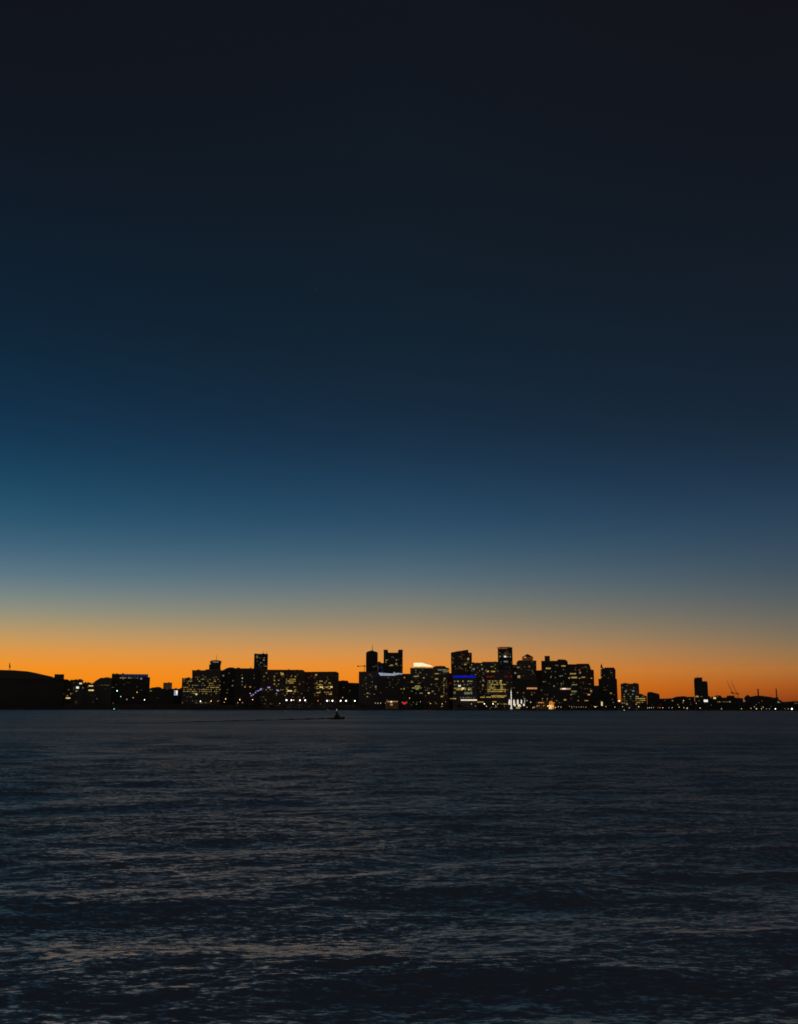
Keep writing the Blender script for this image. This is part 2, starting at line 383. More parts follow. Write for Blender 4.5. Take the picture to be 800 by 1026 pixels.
building('office_block', 'dark block left of the white-lit canopy roof, dotted with dim windows', 'building', [(360, 673), (380, 672.5)], 2200, 40, 'concrete',
    wins=[(362, 379, 676, 699, 1.9, 1.8, .15, .9, .8, ('dim', 'dim', 'pale')), (377, 688, 1.6, 1.8, 'pale'), (381.5, 691.5, 1.8, 2.2, 'yel'), (367, 679, 1, 1, 'dim'), (369, 694.5, 2, .8, 'yel'), (375.5, 695.5, 1.6, 1, 'dim'), (368.5, 698, 1.4, .9, 'yel')])
t, s = building('office_tower', 'tall dark tower with chamfered top and thin spire', 'tower', [(367.2, 654.2), (368.6, 652.8), (371, 652.2), (373, 651.4), (375.5, 652.4), (377.6, 653), (379, 654)], 2550, 36, 'dark', roofbits=False,
    wins=[(374.8, 668, 1.6, .8, 'dim')])
MB().tube((s.x(373.5), 14, s.z(652)), (s.x(373.5), 14, s.z(645.2)), .8, .3).build('spire', M_STEEL, t)
building('office_block', 'narrow dark block with small blue lights between two towers', 'building', [(379, 663), (382, 663), (382, 664.2), (385.2, 664.2)], 2480, 30, 'dark',
    wins=[(379.5, 668.8, 1.0, 1.6, 'azure'), (382.6, 668.8, 1.0, 1.8, 'azure'), (383.4, 672.6, 1.2, 1.2, 'azure')])
t, s = building('office_tower', 'tower with two raised corner horns and yellow windows in its middle', 'tower', [(384.8, 651.2), (388.9, 651.2), (389.6, 654), (399, 654), (399.7, 651), (404, 651)], 2500, 38, 'glass', roofbits=False,
    wins=[(387.5, 399.5, 661.4, 661.4, 1.45, 1, .9, 1.3, .9, ('yel', 'dim')), (387, 400, 663.5, 668.5, 1.5, 1.7, .4, 1.1, .8, ('yel', 'dim')), (392.9, 666.5, 2.4, 1.1, 'yel'), (397.5, 665.2, 1.6, 1.5, 'gold'), (393.5, 658.2, 1.8, 1, 'dim'), (402.6, 666.7, 1, 1, 'dim'), (395.4, 674, 1.6, 1.2, 'yel')])
for a in (386.8, 401.9): MB().box(s.x(a - 2.05), s.x(a + 2.05), -.4, 6, s.z(652.4), s.z(650.9)).build('corner_cap', M_TRIM, t)
t, s = building('exhibition_hall', 'wide dark hall with a glowing white canopy along its roof', 'hall', [(380, 676.4), (404, 676.4), (404, 675.2), (412, 675.2)], 2170, 40, 'dark', roofbits=False,
    wins=[(405.2, 690.2, 1.3, 1.1, 'gold'), (402.5, 690.4, 1, .7, 'gold'), (405.7, 678.9, 1.2, .9, 'yel'), (399, 684.4, 1, .8, 'dim'), (389.5, 679, 1.2, .9, 'dim'), (382, 411, 681, 698, 3, 2.6, .1, .9, .8, 'dim')])
m = MB(); m.prism([(s.x(380), s.z(675.2)), (s.x(382), s.z(677)), (s.x(396), s.z(676.9)), (s.x(399), s.z(675.9)), (s.x(404), s.z(675.5)), (s.x(404), s.z(674.7)), (s.x(399), s.z(674.2)), (s.x(394), s.z(675.0)), (s.x(388), s.z(674.6)), (s.x(380), s.z(674.0))], -2.2, -.3)
m.build('lit_canopy', G['ice'], t)
B.append((360, 412, 'the white-canopied hall'))
t, s = building('office_tower', 'mid-rise block crowned by a glowing cream wedge', 'building', [(411.5, 669.4), (434.5, 669.4)], 2260, 40, 'concrete', roofbits=False,
    wins=[(414, 423, 688, 691, 1.4, 1.3, .9, 1.5, .9, ('yel', 'gold', 'green')), (418, 677.6, 4, .9, 'gold'), (413, 683.4, 3, .9, 'yel'), (426, 679.2, 3.5, .9, 'gold'), (420, 684.8, 2, .9, 'dim'), (419, 687.4, 4.5, .9, 'yel'), (422.5, 694.5, 3, 1, 'green'), (413, 432, 671.5, 698, 2.1, 2.1, .18, .9, .8, ('dim', 'green'))])
MB().prism([(s.x(415), s.z(667.7)), (s.x(434.6), s.z(667.8)), (s.x(431), s.z(666.2)), (s.x(425), s.z(664.6)), (s.x(424), s.z(664.0)), (s.x(415), s.z(664.1))], 1, 9).build('crown_sign', G['cream'], t)
MB().box(s.x(416), s.x(427), .2, 9.5, s.z(669.2), s.z(667.8)).build('crown_base', G['gold'], t)
B.append((412, 424, 'the cream-crowned block'))
building('office_block', 'stepped block with a dull green lit band right of the cream-crowned one', 'building', [(434.5, 668.2), (437, 667.4), (446, 667.4), (448, 669), (450.6, 669.6), (450.6, 674)], 2330, 40, 'stone', roofbits=False,
    wins=[(443.5, 671.2, 9, 1.2, 'green'), (446.5, 673, 5, 1, 'green'), (438, 675, 4, .9, 'yel'), (449.5, 672, 1, 2, 'yel'), (438, 448, 669.6, 669.6, 1.6, 1, .6, 1.1, .5, 'dim'), (441.5, 667.3, 1.6, .7, 'red')])
building('apartment_block', 'broad lower block with a pale vertical line of windows at its right corner', 'building', [(424.6, 677.6), (450, 677.6)], 2200, 38, 'brick',
    wins=[(445.3, 445.3, 680, 698, 1, 1.7, .95, .8, 1, ('dim', 'yel')), (447.8, 447.8, 680, 698, 1, 1.7, .8, .8, 1, 'dim'), (430.2, 694.4, 1.8, 1.3, 'bright'), (434, 692.6, 1.8, 1.2, 'pale'), (437.8, 680.3, 3, 1.2, 'yel'), (425.3, 679.2, 1.4, 1, 'yel'), (446, 679.9, 1.5, 1.3, 'yel'), (443.2, 697.8, 2, 1.4, 'yel'), (427, 443, 682, 698, 1.9, 1.9, .16, .9, .8, ('dim', 'pale'))])
B.append((424, 452, 'the corner-lit apartment block'))
t, s = building('apartment_block', 'narrow bluish-black block left of the blue-topped building', 'building', [(449.5, 674.6), (455, 674.6)], 2240, 30, 'dark', wins=[(451.6, 684.6, 1.6, 1.3, 'red')], roofbits=False)
t, s = building('office_tower', 'broad dark tower with slanted roof and red roof light', 'tower', [(452.2, 653.8), (458, 652.6), (469.6, 650.9), (469.8, 653.8), (473.2, 654)], 2520, 40, 'brick', roofbits=False,
    wins=[(469.6, 660.2, 1.8, 2, 'yel'), (466.8, 665.7, 2, 1.2, 'gold'), (461.4, 669, 1.3, 1.3, 'dim'), (453.3, 658.8, 1.4, .9, 'dim'), (453.5, 663.5, 1, 3, 'dim'), (455, 471, 656, 673, 2, 2, .14, .9, .8, 'dim'), (464, 665.5, 1.4, .8, 'dim')])
beacon(t, s, 463, 653.1)
building('office_block', 'long flat block with three pale lights right of the slant-roofed tower', 'building', [(472, 664.2), (483.5, 664.2), (483.5, 663.2), (500, 663.2)], 2460, 40, 'stone',
    wins=[(475, 670.3, 2, 1.6, 'pale'), (483.6, 670.4, 1.6, 1.6, 'pale'), (471.6, 668.6, 1.2, .9, 'pale'), (478.8, 669, 1, .9, 'dim'), (473, 499, 666, 676, 2, 2, .15, .9, .8, ('dim', 'yel')), (496.5, 666, 1.4, 1.2, 'dim')])
t, s = building('office_block', 'block topped by a vivid blue light band, busy lit windows below', 'building', [(453.8, 676.3), (478.2, 676.3)], 2190, 40, 'concrete', roofbits=False,
    wins=[(456, 474, 682.6, 682.6, 1.7, 1, .75, 1.4, 1.3, ('green', 'yel')), (456, 470, 686, 686, 1.6, 1, .6, 1.4, 1.1, ('green', 'dim')), (456.5, 473, 689.6, 691, 1.7, 1.4, .85, 1.8, .9, ('gold', 'yel', 'bright')), (460.8, 686.8, 2.4, 2.2, 'white'),
          (464.3, 689.8, 2.6, 1.8, 'bright'), (468.5, 694.5, 5.6, 2.2, 'green'), (472.8, 694.3, 1.6, 2.6, 'green'), (456, 694, 1.6, 2.2, 'green'), (462, 478, 699, 699, 2.7, 1, 1, 1, 1, 'pale'), (452, 457, 700, 700, 1.5, 1, 1, 1.2, .9, 'gold')])
pane(t, s, 465.7, 678, 22.4, 1.7, 'blue', 'roof_light_band', y=-.5)
pane(t, s, 470.3, 701.4, 16, 1.0, 'cream', 'canopy_light', y=-.8, thick=1.2)
B.append((452, 479, 'the blue-topped block'))
building('apartment_block', 'dark narrow block between the blue-topped block and the gold-lit one', 'building', [(478, 676.2), (489, 675.8)], 2230, 34, 'stone',
    wins=[(484.7, 681.6, 1.6, 1.5, 'pale'), (484.3, 686.6, 1.2, 1.4, 'orange'), (477.5, 685, 1.4, 1.6, 'dim'), (480, 488, 679, 697, 1.9, 2, .2, .9, .8, 'dim'), (484, 698.6, 4.5, .8, 'gold'), (482, 703.4, 6.5, .8, 'gold')])
t, s = building('office_block', 'broad block with a big square of gold windows and red lights above', 'building', [(487, 671), (498, 670.6), (509, 671), (513.8, 671)], 2210, 40, 'office',
    wins=[(489.5, 508, 682.3, 694, 1.55, 1.75, .62, 1.5, .9, ('yel', 'gold', 'dim')), (502.4, 682, .9, 1, 'bright'), (502.6, 687.5, .9, 9, 'yel'), (494, 507, 697.2, 698.6, 1.6, 1.2, .8, 1.5, .9, ('gold', 'yel')), (489.2, 672.6, 2.2, 1.5, 'gold'), (494.5, 672.8, 4, 1.2, 'gold'),
          (489.2, 677.9, 2, 1.3, 'red'), (495, 677.8, 1.7, 1.2, 'red'), (507, 677.8, 1.5, 1, 'red'), (512.6, 677.8, 1.7, 1.2, 'red'), (496, 703.2, 4, .9, 'gold'), (490, 698.5, 5, .9, 'gold')])
B.append((479, 510, 'the gold-lit office block'))
t, s = building('office_tower', 'tallest square tower with a dim reddish band under its roof', 'tower', [(499.1, 648.6), (513.8, 648.6)], 2560, 40, 'glass', roofbits=False,
    wins=[(501.4, 657.7, 1.1, 1.4, 'pale'), (504.6, 657.4, .9, 1.4, 'dim'), (506.6, 657.8, 2.2, 1.5, 'white'), (509.2, 658, 1, 1.2, 'pale'), (511.8, 658, 1, 1.2, 'pale'), (507.2, 662.8, 4, 1.3, 'pale'), (502.5, 663, 1, 1, 'dim'), (501, 512, 654, 656, 1.8, 1.6, .4, 1, .7, 'dim'), (507, 655.2, 3.2, .9, 'dim')])
MB().box(s.x(499.3), s.x(510), -.5, 1, s.z(650), s.z(648.9)).build('roof_band', mat_glow('reddish_roof_band', (1, .25, .08, 1), .22), t)
MB().box(s.x(502), s.x(512), 10, 25, s.z(648.8), s.z(647.9)).build('roof_plant', M_ROOF, t)
building('office_block', 'dark link block between the tallest tower and the pyramid-roofed one', 'building', [(513, 665.8), (519, 666.2)], 2440, 30, 'dark', wins=[(512.5, 674, 1, 1, 'pale'), (516.8, 674.3, 1.8, 1.6, 'pale'), (515.8, 668, 1, .7, 'dim')], roofbits=False)
t, s = building('office_tower', 'stepped tower with small pyramid roof over a dim orange cupola', 'tower', [(518, 663.5), (519.5, 662), (537.8, 662)], 2400, 40, 'stone', roofbits=False,
    wins=[(519.6, 668.6, 2.6, 1.2, 'green'), (520.4, 678, 2.6, 2.4, 'gold'), (520.4, 678, 1.6, 1.4, 'yel'), (511.3, 680.8, 1.6, 1.6, 'pale'), (525, 686, 1.7, 2.0, 'white'), (518.5, 685.6, 2.4, 1.0, 'red'), (521, 537, 666, 688, 2, 2.2, .13, .9, .8, 'dim'), (530.8, 667.8, 2, 1.8, 'dim')])
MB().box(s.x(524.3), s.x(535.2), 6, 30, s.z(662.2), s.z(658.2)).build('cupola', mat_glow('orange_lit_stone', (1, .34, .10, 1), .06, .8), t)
x0, x1, zz = s.x(524.0), s.x(535.6), s.z(658.2)
mm = MB(); mm.v = [(x0, 5, zz), (x1, 5, zz), (x1, 31, zz), (x0, 31, zz), ((x0 + x1) / 2, 18, s.z(654.8))]; mm.f = [(0, 1, 4), (1, 2, 4), (2, 3, 4), (3, 0, 4), (3, 2, 1, 0)]
mm.build('pyramid_roof', M_ROOF, t); pane(t, s, 526.4, 658.5, 3, .9, 'orange', 'cupola_light', y=4.6)
MB().box(s.x(521), s.x(524), 3, 34, s.z(662.2), s.z(661.4)).build('setback', M_ROOF, t)
t, s = building('hotel_block', 'dark mid-rise in front of the pyramid-roofed tower with a long orange sign', 'building', [(515, 681), (522, 680), (540, 680)], 2200, 34, 'dark',
    wins=[(525, 694.2, 1.4, 1.4, 'dim'), (543, 691.6, 1.3, 1.3, 'dim'), (533, 694, 1, .8, 'dim'), (519, 540, 692, 702, 2.4, 2, .16, .9, .8, ('dim', 'gold'))], roofbits=False)
pane(t, s, 533.4, 689.7, 10.2, 1.5, 'orange', 'lit_sign', y=-.6)
B.append((510, 540, 'the orange-signed mid-rise'))
building('office_block', 'dark low filler block right of the pyramid-roofed tower', 'building', [(537, 671.8), (544, 671.3)], 2380, 30, 'dark', roofbits=False)
t, s = building('office_tower', 'dark tower with one square block standing up from its left roof', 'tower', [(542.7, 662.2), (558.5, 662.2), (559.2, 660.9), (561, 660.6), (567, 661), (569, 662.6), (569.5, 665.5)], 2340, 42, 'dark', roofbits=False,
    wins=[(549.8, 669.7, 4.8, 1.5, 'yel'), (565, 667.3, 4, 1, 'gold'), (558, 666.6, 3, .8, 'dim'), (547, 673.3, 1.4, 1.2, 'dim'), (561.8, 677.4, 1.4, 1, 'pale'), (563.8, 677.2, 1.1, 1, 'pale'), (545, 568, 665, 688, 2, 2, .12, .9, .8, ('dim', 'dim', 'green')), (552.5, 678.5, 1, 1.4, 'pale')])
MB().box(s.x(546.9), s.x(552.2), 4, 22, s.z(662.4), s.z(657)).build('roof_block', M_ROOF, t); beacon(t, s, 562.8, 661.4, r=.4)
t, s = building('office_tower', 'widest dark tower of the right half with a stepped right shoulder', 'tower', [(569, 665.6), (578, 665.6), (578.5, 665.1), (590.3, 665.2), (591.5, 667), (592.6, 671), (595.4, 671.3)], 2360, 42, 'brick', roofbits=False,
    wins=[(581.7, 673.9, 1.6, 1.9, 'pale'), (574.5, 675, 6, 1.2, 'yel'), (568.5, 679.3, 6, 1.1, 'gold'), (575.8, 678.8, 5.5, 1.5, 'yel'), (569.3, 684, 1.5, 4, 'dim'), (576, 686, 5.5, 1.0, 'green'), (585, 678.5, 3.5, .8, 'gold'), (583, 669.3, 1, 1, 'red'), (587, 668.3, 2, 1, 'dim'), (571, 594, 667, 700, 2, 2.1, .13, .9, .8, ('dim', 'dim', 'gold')),
          (592.8, 692.2, 1.8, 1.5, 'yel'), (590.5, 696, 2.2, 1.2, 'orange')])
t, s = building('waterfront_block', 'low dark waterfront block carrying a pink-orange light strip', 'building', [(541, 688), (556, 687), (580, 688.5), (586, 691)], 2190, 34, 'dark', roofbits=False,
    wins=[(555.6, 687.4, 1.3, 1.4, 'pale'), (575.7, 692.8, 5.2, 1.5, 'green'), (575, 695.3, 4, .6, 'dim'), (543, 691.5, 1.2, 1.2, 'orange'), (566.7, 701.2, 2.4, 1.3, 'gold'), (588, 702, 3.5, .8, 'gold'), (544, 584, 696, 704, 2.4, 2, .14, .9, .8, ('dim', 'gold'))])
pane(t, s, 567, 690.2, 10.2, 1.4, 'orange', 'light_strip', y=-.6); pane(t, s, 565.5, 690.1, 3.5, 1.2, 'white', 'light_strip', y=-.9); pane(t, s, 569, 690.1, 2, 1.1, 'ice', 'light_strip', y=-.9)
B.append((540, 572, 'the pink-strip waterfront block')); B.append((572, 597, 'the widest dark tower'))
# -- spired clock tower pair
t, s = building('clock_tower', 'slender spired tower with a faintly lit flank', 'tower', [(602, 673), (602.6, 670.5), (603.5, 669), (605.2, 669), (606, 673)], 2380, 14, 'stone', roofbits=False,
    wins=[(602.5, 673.5, .9, 5, 'dim'), (602.8, 678.5, 1.1, 1.2, 'yel')])
mm = MB(); x0, x1, zz = s.x(602.6), s.x(605.2), s.z(669); mm.v = [(x0, 3, zz), (x1, 3, zz), (x1, 9, zz), (x0, 9, zz), ((x0 + x1) / 2, 6, s.z(664.3))]; mm.f = [(0, 1, 4), (1, 2, 4), (2, 3, 4), (3, 0, 4), (3, 2, 1, 0)]
mm.build('spire', M_ROOF, t)
building('apartment_tower', 'dark chunky tower right of the slender spired one', 'tower', [(600, 680.3), (604.2, 680.3), (604.4, 670.6), (606.5, 669), (615.5, 669), (617.2, 671), (617.3, 680), (618.6, 680.6)], 2300, 38, 'dark',
    wins=[(613, 674.2, 2, 1, 'dim'), (612.6, 694.6, 1.6, 1.2, 'yel'), (603.6, 705, 1.5, 4, 'bright'), (606, 617, 672, 702, 2, 2.4, .12, .8, .8, 'dim')], roofbits=False)
building('office_block', 'low dark link block left of the chunky tower', 'building', [(595, 687.2), (600.6, 687)], 2280, 30, 'dark', roofbits=False)
B.append((597, 621, 'the chunky spired pair'))
t, s = building('apartment_block', 'square mid-rise with two pale windows and small roof turrets', 'building', [(622.2, 685.2), (625, 684.6), (626, 684.2), (629, 684.4), (630, 685.2), (634, 685.2), (635, 684.3), (638, 684.4), (640.6, 685.4)], 2240, 34, 'concrete', roofbits=False,
    wins=[(627.4, 692.6, 1.6, 1.4, 'pale'), (635, 692.3, 2.2, 1.4, 'pale'), (628.6, 686.8, 1.2, 1, 'dim'), (624, 639, 689, 706, 2.1, 2.2, .25, 1, .8, ('dim', 'yel', 'green')), (628.7, 705.5, 1.8, 1.2, 'yel')])
building('apartment_block', 'low stepped block with dull gold windows right of the turreted mid-rise', 'building', [(636, 695.4), (643, 695.2), (648.6, 697.4)], 2150, 30, 'office', roofbits=False,
    wins=[(638, 647.5, 698, 706, 1.6, 1.9, .55, 1.4, .9, ('yel', 'dim', 'gold'))])
building('warehouse', 'dark block with a slanted roof standing alone on the low right shore', 'building', [(648.8, 695.2), (649.6, 693.4), (653, 693.2), (661, 695.4), (661.4, 697)], 2350, 40, 'dark', roofbits=False)
B.append((621, 649, 'the turreted mid-rise')); B.append((649, 695, 'the slant-roofed warehouse'))
building('row_houses', 'low dark row of houses left of the lone two-step tower', 'building', [(661, 700), (674, 699.6), (678, 698), (686, 697.5), (690, 698.4), (696, 698.2)], 2420, 40, 'dark', roofbits=False,
    wins=[(664, 694, 702, 706, 2.6, 2, .25, .9, .8, ('dim', 'yel'))])
t, s = building('apartment_tower', 'lone dark two-step tower with a red roof light near the right edge', 'tower', [(695.7, 682), (696.4, 679), (704, 678.7), (704.3, 682.8), (708.8, 682.6), (709.4, 684)], 2300, 34, 'dark', roofbits=False,
    wins=[(699, 697.8, 3, 1.3, 'yel'), (703.5, 698, 2, 1, 'dim'), (701, 702, 1.4, .9, 'dim')])
beacon(t, s, 699.5, 678.3, r=.5)
building('row_houses', 'low dark block right of the lone two-step tower with an orange lamp on it', 'building', [(709, 696), (712, 698), (716, 698.2), (718, 696.8), (722.5, 697), (724, 698.6)], 2350, 40, 'dark', roofbits=False,
    wins=[(713, 698.8, 1.4, 1.1, 'dim'), (716.6, 699.4, 2.4, 1.7, 'bright'), (719.5, 698, 1.2, .9, 'dim'), (720, 732, 703.2, 703.2, 1.7, 1, .8, 1.3, .9, ('gold', 'dim'))])
building('warehouse', 'low dark shed under the two leaning cranes', 'building', [(724, 699), (728, 699), (729, 697.2), (736, 697), (737, 699), (745, 699.6)], 2400, 40, 'dark', roofbits=False)
B.append((695, 725, 'the lone two-step tower')); B.append((725, 747, 'the two leaning cranes'))
building('row_houses', 'long low roofline left of the stone obelisk', 'building', [(746, 699), (748, 697), (750, 696), (752, 698), (757, 697.2), (763, 697), (772, 698.2), (778, 699.5), (783, 702), (787, 704.8)], 2450, 50, 'dark', roofbits=False,
    wins=[(746, 702.3, 1.6, 1.2, 'pale'), (764, 702.4, 1, .8, 'dim'), (780.3, 703.4, 1.6, 1.5, 'pale'), (752, 784, 704, 708, 3, 2, .15, .9, .8, 'dim')])
building('row_houses', 'lowest dark sheds at the right edge of the shore', 'building', [(786, 705), (793, 704.6), (795, 702.8), (812, 702.6)], 2430, 40, 'dark', roofbits=False, wins=[(798, 704.6, 3, .8, 'dim')])
B.append((747, 820, 'the stone obelisk'))

# cranes at right: luffing jibs
for (mx, my, jx, jy, lab) in ((734.8, 694.2, 729.4, 682.2, 'left one of two leaning luffing cranes'), (739.4, 695.2, 733.0, 681.2, 'right one of two leaning luffing cranes, the taller jib')):
    s = Site(mx, 2520); t = empty('luffing_crane', lab + ' on the low right shore', 'crane', s.loc, s.rz, 'luffing cranes on the right shore')
    crane_mast(t, s, mx, 712, my, .3); u = s.Y / FP
    MB().box(-1.3 * u, 1.5 * u, -.8 * u, .8 * u, s.z(my + .4), s.z(my - .5)).build('crane_cab', M_STEEL, t)
    MB().box(1.4 * u, 2.3 * u, -.6 * u, .6 * u, s.z(my + .9), s.z(my - .3)).build('counterweight', M_STEEL, t)
    MB().tube((0, 0, s.z(my - .3)), (s.x(jx), 0, s.z(jy)), .28 * u, .16 * u, 4).build('jib', M_STEEL, t)
    MB().tube((.6 * u, 0, s.z(my - .4)), (.3 * u, 0, s.z(my - 3.4)), .2 * u, .15 * u, 4).build('a_frame', M_STEEL, t)
    MB().tube((.3 * u, 0, s.z(my - 3.3)), (s.x(jx) * .8, 0, s.z(my + (jy - my) * .8)), .07 * u, n=4).build('stay_cable', M_STEEL, t)
# obelisk and chimney
s = Site(779.5, 2600); u = s.Y / FP
t = empty('obelisk', 'tall tapering stone obelisk on the hill near the right edge', 'monument', s.loc, s.rz)
m = MB(); z1, z2 = s.z(690.6), s.z(689.2); a, b = .78 * u, .5 * u
m.v = [(-a, -a, 2), (a, -a, 2), (a, a, 2), (-a, a, 2), (-b, -b, z1), (b, -b, z1), (b, b, z1), (-b, b, z1), (0, 0, z2)]
m.f = [(3, 2, 1, 0), (0, 1, 5, 4), (1, 2, 6, 5), (2, 3, 7, 6), (3, 0, 4, 7), (4, 5, 8), (5, 6, 8), (6, 7, 8), (7, 4, 8)]
m.build('shaft', M_TRIM, t); MB().box(-1.6 * u, 1.6 * u, -1.6 * u, 1.6 * u, 1.9, s.z(698.6)).build('plinth', M_TRIM, t)
s = Site(761.2, 2560); u = s.Y / FP
t = empty('factory_chimney', 'short thick chimney rising left of the obelisk', 'chimney', s.loc, s.rz)
MB().lathe([(1.0 * u, 1.9), (.72 * u, s.z(698)), (.66 * u, s.z(691))], n=14).build('stack', M_TRIM, t)
MB().lathe([(.66 * u, s.z(691)), (.85 * u, s.z(690.8)), (.85 * u, s.z(690.4)), (.5 * u, s.z(690.3))], n=14).build('rim', M_ROOF, t)

# -- illuminated waterfront things
def sign_on_posts(px0, px1, py0, py1, Y, k, label, name='lit_billboard', extra=None):
    s = Site((px0 + px1) / 2, Y); t = empty(name, label, 'sign', s.loc, s.rz)
    x0, x1, z0, z1 = s.x(px0), s.x(px1), s.z(py1), s.z(py0)
    for q in (.2, .8):
        xx = x0 + (x1 - x0) * q; MB().tube((xx, .9, 1.9), (xx, .9, z1 - .5), .35).build('post', M_STEEL, t)
    MB().box(x0, x1, -.3, .4, z0, z1).build('panel', G[k], t)
    MB().box(x0 - .3, x1 + .3, .42, .7, z0 - .3, z1 + .3).build('frame', M_STEEL, t)
    return t, s
t, s = sign_on_posts(175.2, 178.8, 691.6, 696.8, 2150, 'ice', 'glowing pale blue-white billboard between the warehouses and the yellow-windowed block')
MB().box(s.x(177.2), s.x(178.6), -.6, -.35, s.z(696), s.z(692)).build('bright_panel', G['white'], t)
t, s = sign_on_posts(704.9, 708.9, 701, 703.3, 2150, 'white', 'glowing white oval sign below the lone two-step tower')
# red sign
s = Site(405.6, 2100); t = empty('red_sign', 'glowing red sign with pale tips, low on the quay', 'sign', s.loc, s.rz)
MB().prism([(s.x(404.1), s.z(704.5)), (s.x(404.6), s.z(705.6)), (s.x(406.6), s.z(705.7)), (s.x(407.4), s.z(704.4)), (s.x(406.3), s.z(703.7)), (s.x(404.9), s.z(703.8))], -.3, .3).build('panel', mat_glow('red_sign_glow', (1, .005, .01, 1), 1.1, .1), t)
for a in (403.7, 407.8): MB().box(s.x(a - .6), s.x(a + .6), -.7, -.35, s.z(704.4), s.z(703.2)).build('tip_light', G['pale'], t)
for a in (404.8, 407): MB().tube((s.x(a), .6, 1.9), (s.x(a), .6, s.z(704.5)), .3).build('post', M_STEEL, t)

def pavilion(px0, px1, py_top, Y, label, glow, n, name='lit_pavilion', col_k=None):
    s = Site((px0 + px1) / 2, Y); t = empty(name, label, 'pavilion', s.loc, s.rz)
    x0, x1, zt = s.x(px0), s.x(px1), s.z(py_top); w = x1 - x0
    MB().box(x0, x1, 3, 11, 1.9, zt - 1.2).build('back_wall', G[glow], t)
    MB().prism([(x0 - 1, zt - 1.2), (x1 + 1, zt - 1.2), (x1 + .4, zt - .1), ((x0 + x1) / 2, zt + 1.0), (x0 - .4, zt - .1)], -1, 12).build('roof', M_ROOF, t)
    for k in range(n + 1):
        xx = x0 + w * k / n; MB().box(xx - .3, xx + .3, -.3, .3, 1.9, zt - 1.2).build('column', G[col_k] if col_k else M_TRIM, t)
    MB().box(x0 - .6, x1 + .6, -.8, 2.9, 1.9, 2.6).build('step', M_TRIM, t)
    return t, s
t, s = pavilion(387, 399.5, 701.8, 2110, 'open pavilion glowing pinkish orange with a bright centre', 'faint', 6)
pane(t, s, 393.5, 702.6, 11, 1.5, 'orange', 'ceiling_light', y=2.6)
pane(t, s, 392.6, 702.8, 1.9, 2.2, 'white', 'bright_doorway', y=2.4); pane(t, s, 392.8, 706, 2.2, 1.8, 'gold', 'bright_doorway', y=2.2)
t, s = pavilion(537, 548, 702.6, 2110, 'low pavilion with a dull orange glow behind its columns', 'faint', 5)
pane(t, s, 542.5, 704.0, 6, .8, 'orange', 'ceiling_light', y=2.6)
# white lit colonnade and lit mast
s = Site(517, 2090); t = empty('floodlit_colonnade', 'brilliant white floodlit pier building with separate bright bays', 'building', s.loc, s.rz)
MB().box(s.x(509), s.x(526.5), 3, 14, 1.9, s.z(701.0)).build('wall', FAC['dark'], t)
MB().prism([(s.x(508.6), s.z(700.8)), (s.x(527), s.z(700.8)), (s.x(526), s.z(700.2)), (s.x(509.6), s.z(700.2))], 1, 15).build('roof', M_ROOF, t)
GB = mat_glow('floodlit_bay', (1.0, .89, .72, 1), .75, .5)
for a, w, y0, y1 in ((510.7, 1.9, 700.6, 706), (515.2, 1.6, 700.6, 706.5), (518.9, 1.6, 700.6, 706), (522.6, 1.2, 700.8, 705), (516, 1.6, 704.5, 707.6), (525.0, 1.9, 705, 707.2), (520.5, 3.2, 705.6, 708)):
    MB().prism([(s.x(a - w / 2), s.z(y1)), (s.x(a + w / 2), s.z(y1)), (s.x(a + w / 2), s.z(y0 + 1.6)), (s.x(a + w / 5), s.z(y0)), (s.x(a - w / 5), s.z(y0)), (s.x(a - w / 2), s.z(y0 + 1.6))], 2.2, 2.8).build('floodlit_bay', GB, t)
pane(t, s, 526.2, 702.8, .9, 3.6, 'ice', 'side_light', y=2.5)
pane(t, s, 519.5, 709.2, 4, 1.4, 'gold', 'low_light', y=1.8); pane(t, s, 505.5, 705.4, 6, .6, 'gold', 'low_light', y=2)
s = Site(512.9, 2070); t = empty('floodlit_mast', 'tall floodlit white mast rising in front of the bright pier building', 'mast', s.loc, s.rz); u = s.Y / FP
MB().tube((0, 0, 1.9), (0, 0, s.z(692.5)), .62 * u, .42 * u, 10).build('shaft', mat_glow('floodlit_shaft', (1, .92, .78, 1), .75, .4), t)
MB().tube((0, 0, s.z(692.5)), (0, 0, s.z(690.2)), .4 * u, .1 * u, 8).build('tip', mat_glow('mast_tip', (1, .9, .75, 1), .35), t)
MB().lathe([(1.2 * u, 1.9), (1.1 * u, 4), (.6 * u, 6)], n=10).build('base', GB, t)
# orange lit shell
s = Site(553, 2080); u = s.Y / FP
t = empty('orange_dome_tent', 'small domed tent glowing orange at the water', 'tent', s.loc, s.rz)
MB().lathe([(2.7 * u, 1.9), (2.7 * u, s.z(706)), (2.3 * u, s.z(704)), (1.4 * u, s.z(702.6)), (.3 * u, s.z(701.9))], n=16).build('canopy', mat_glow('orange_tent_fabric', (1, .33, .05, 1), .55, .8), t)
MB().box(-2.4 * u, .4 * u, -3.1 * u, -2.8 * u, 2, s.z(706.3)).build('entrance', G['bright'], t)
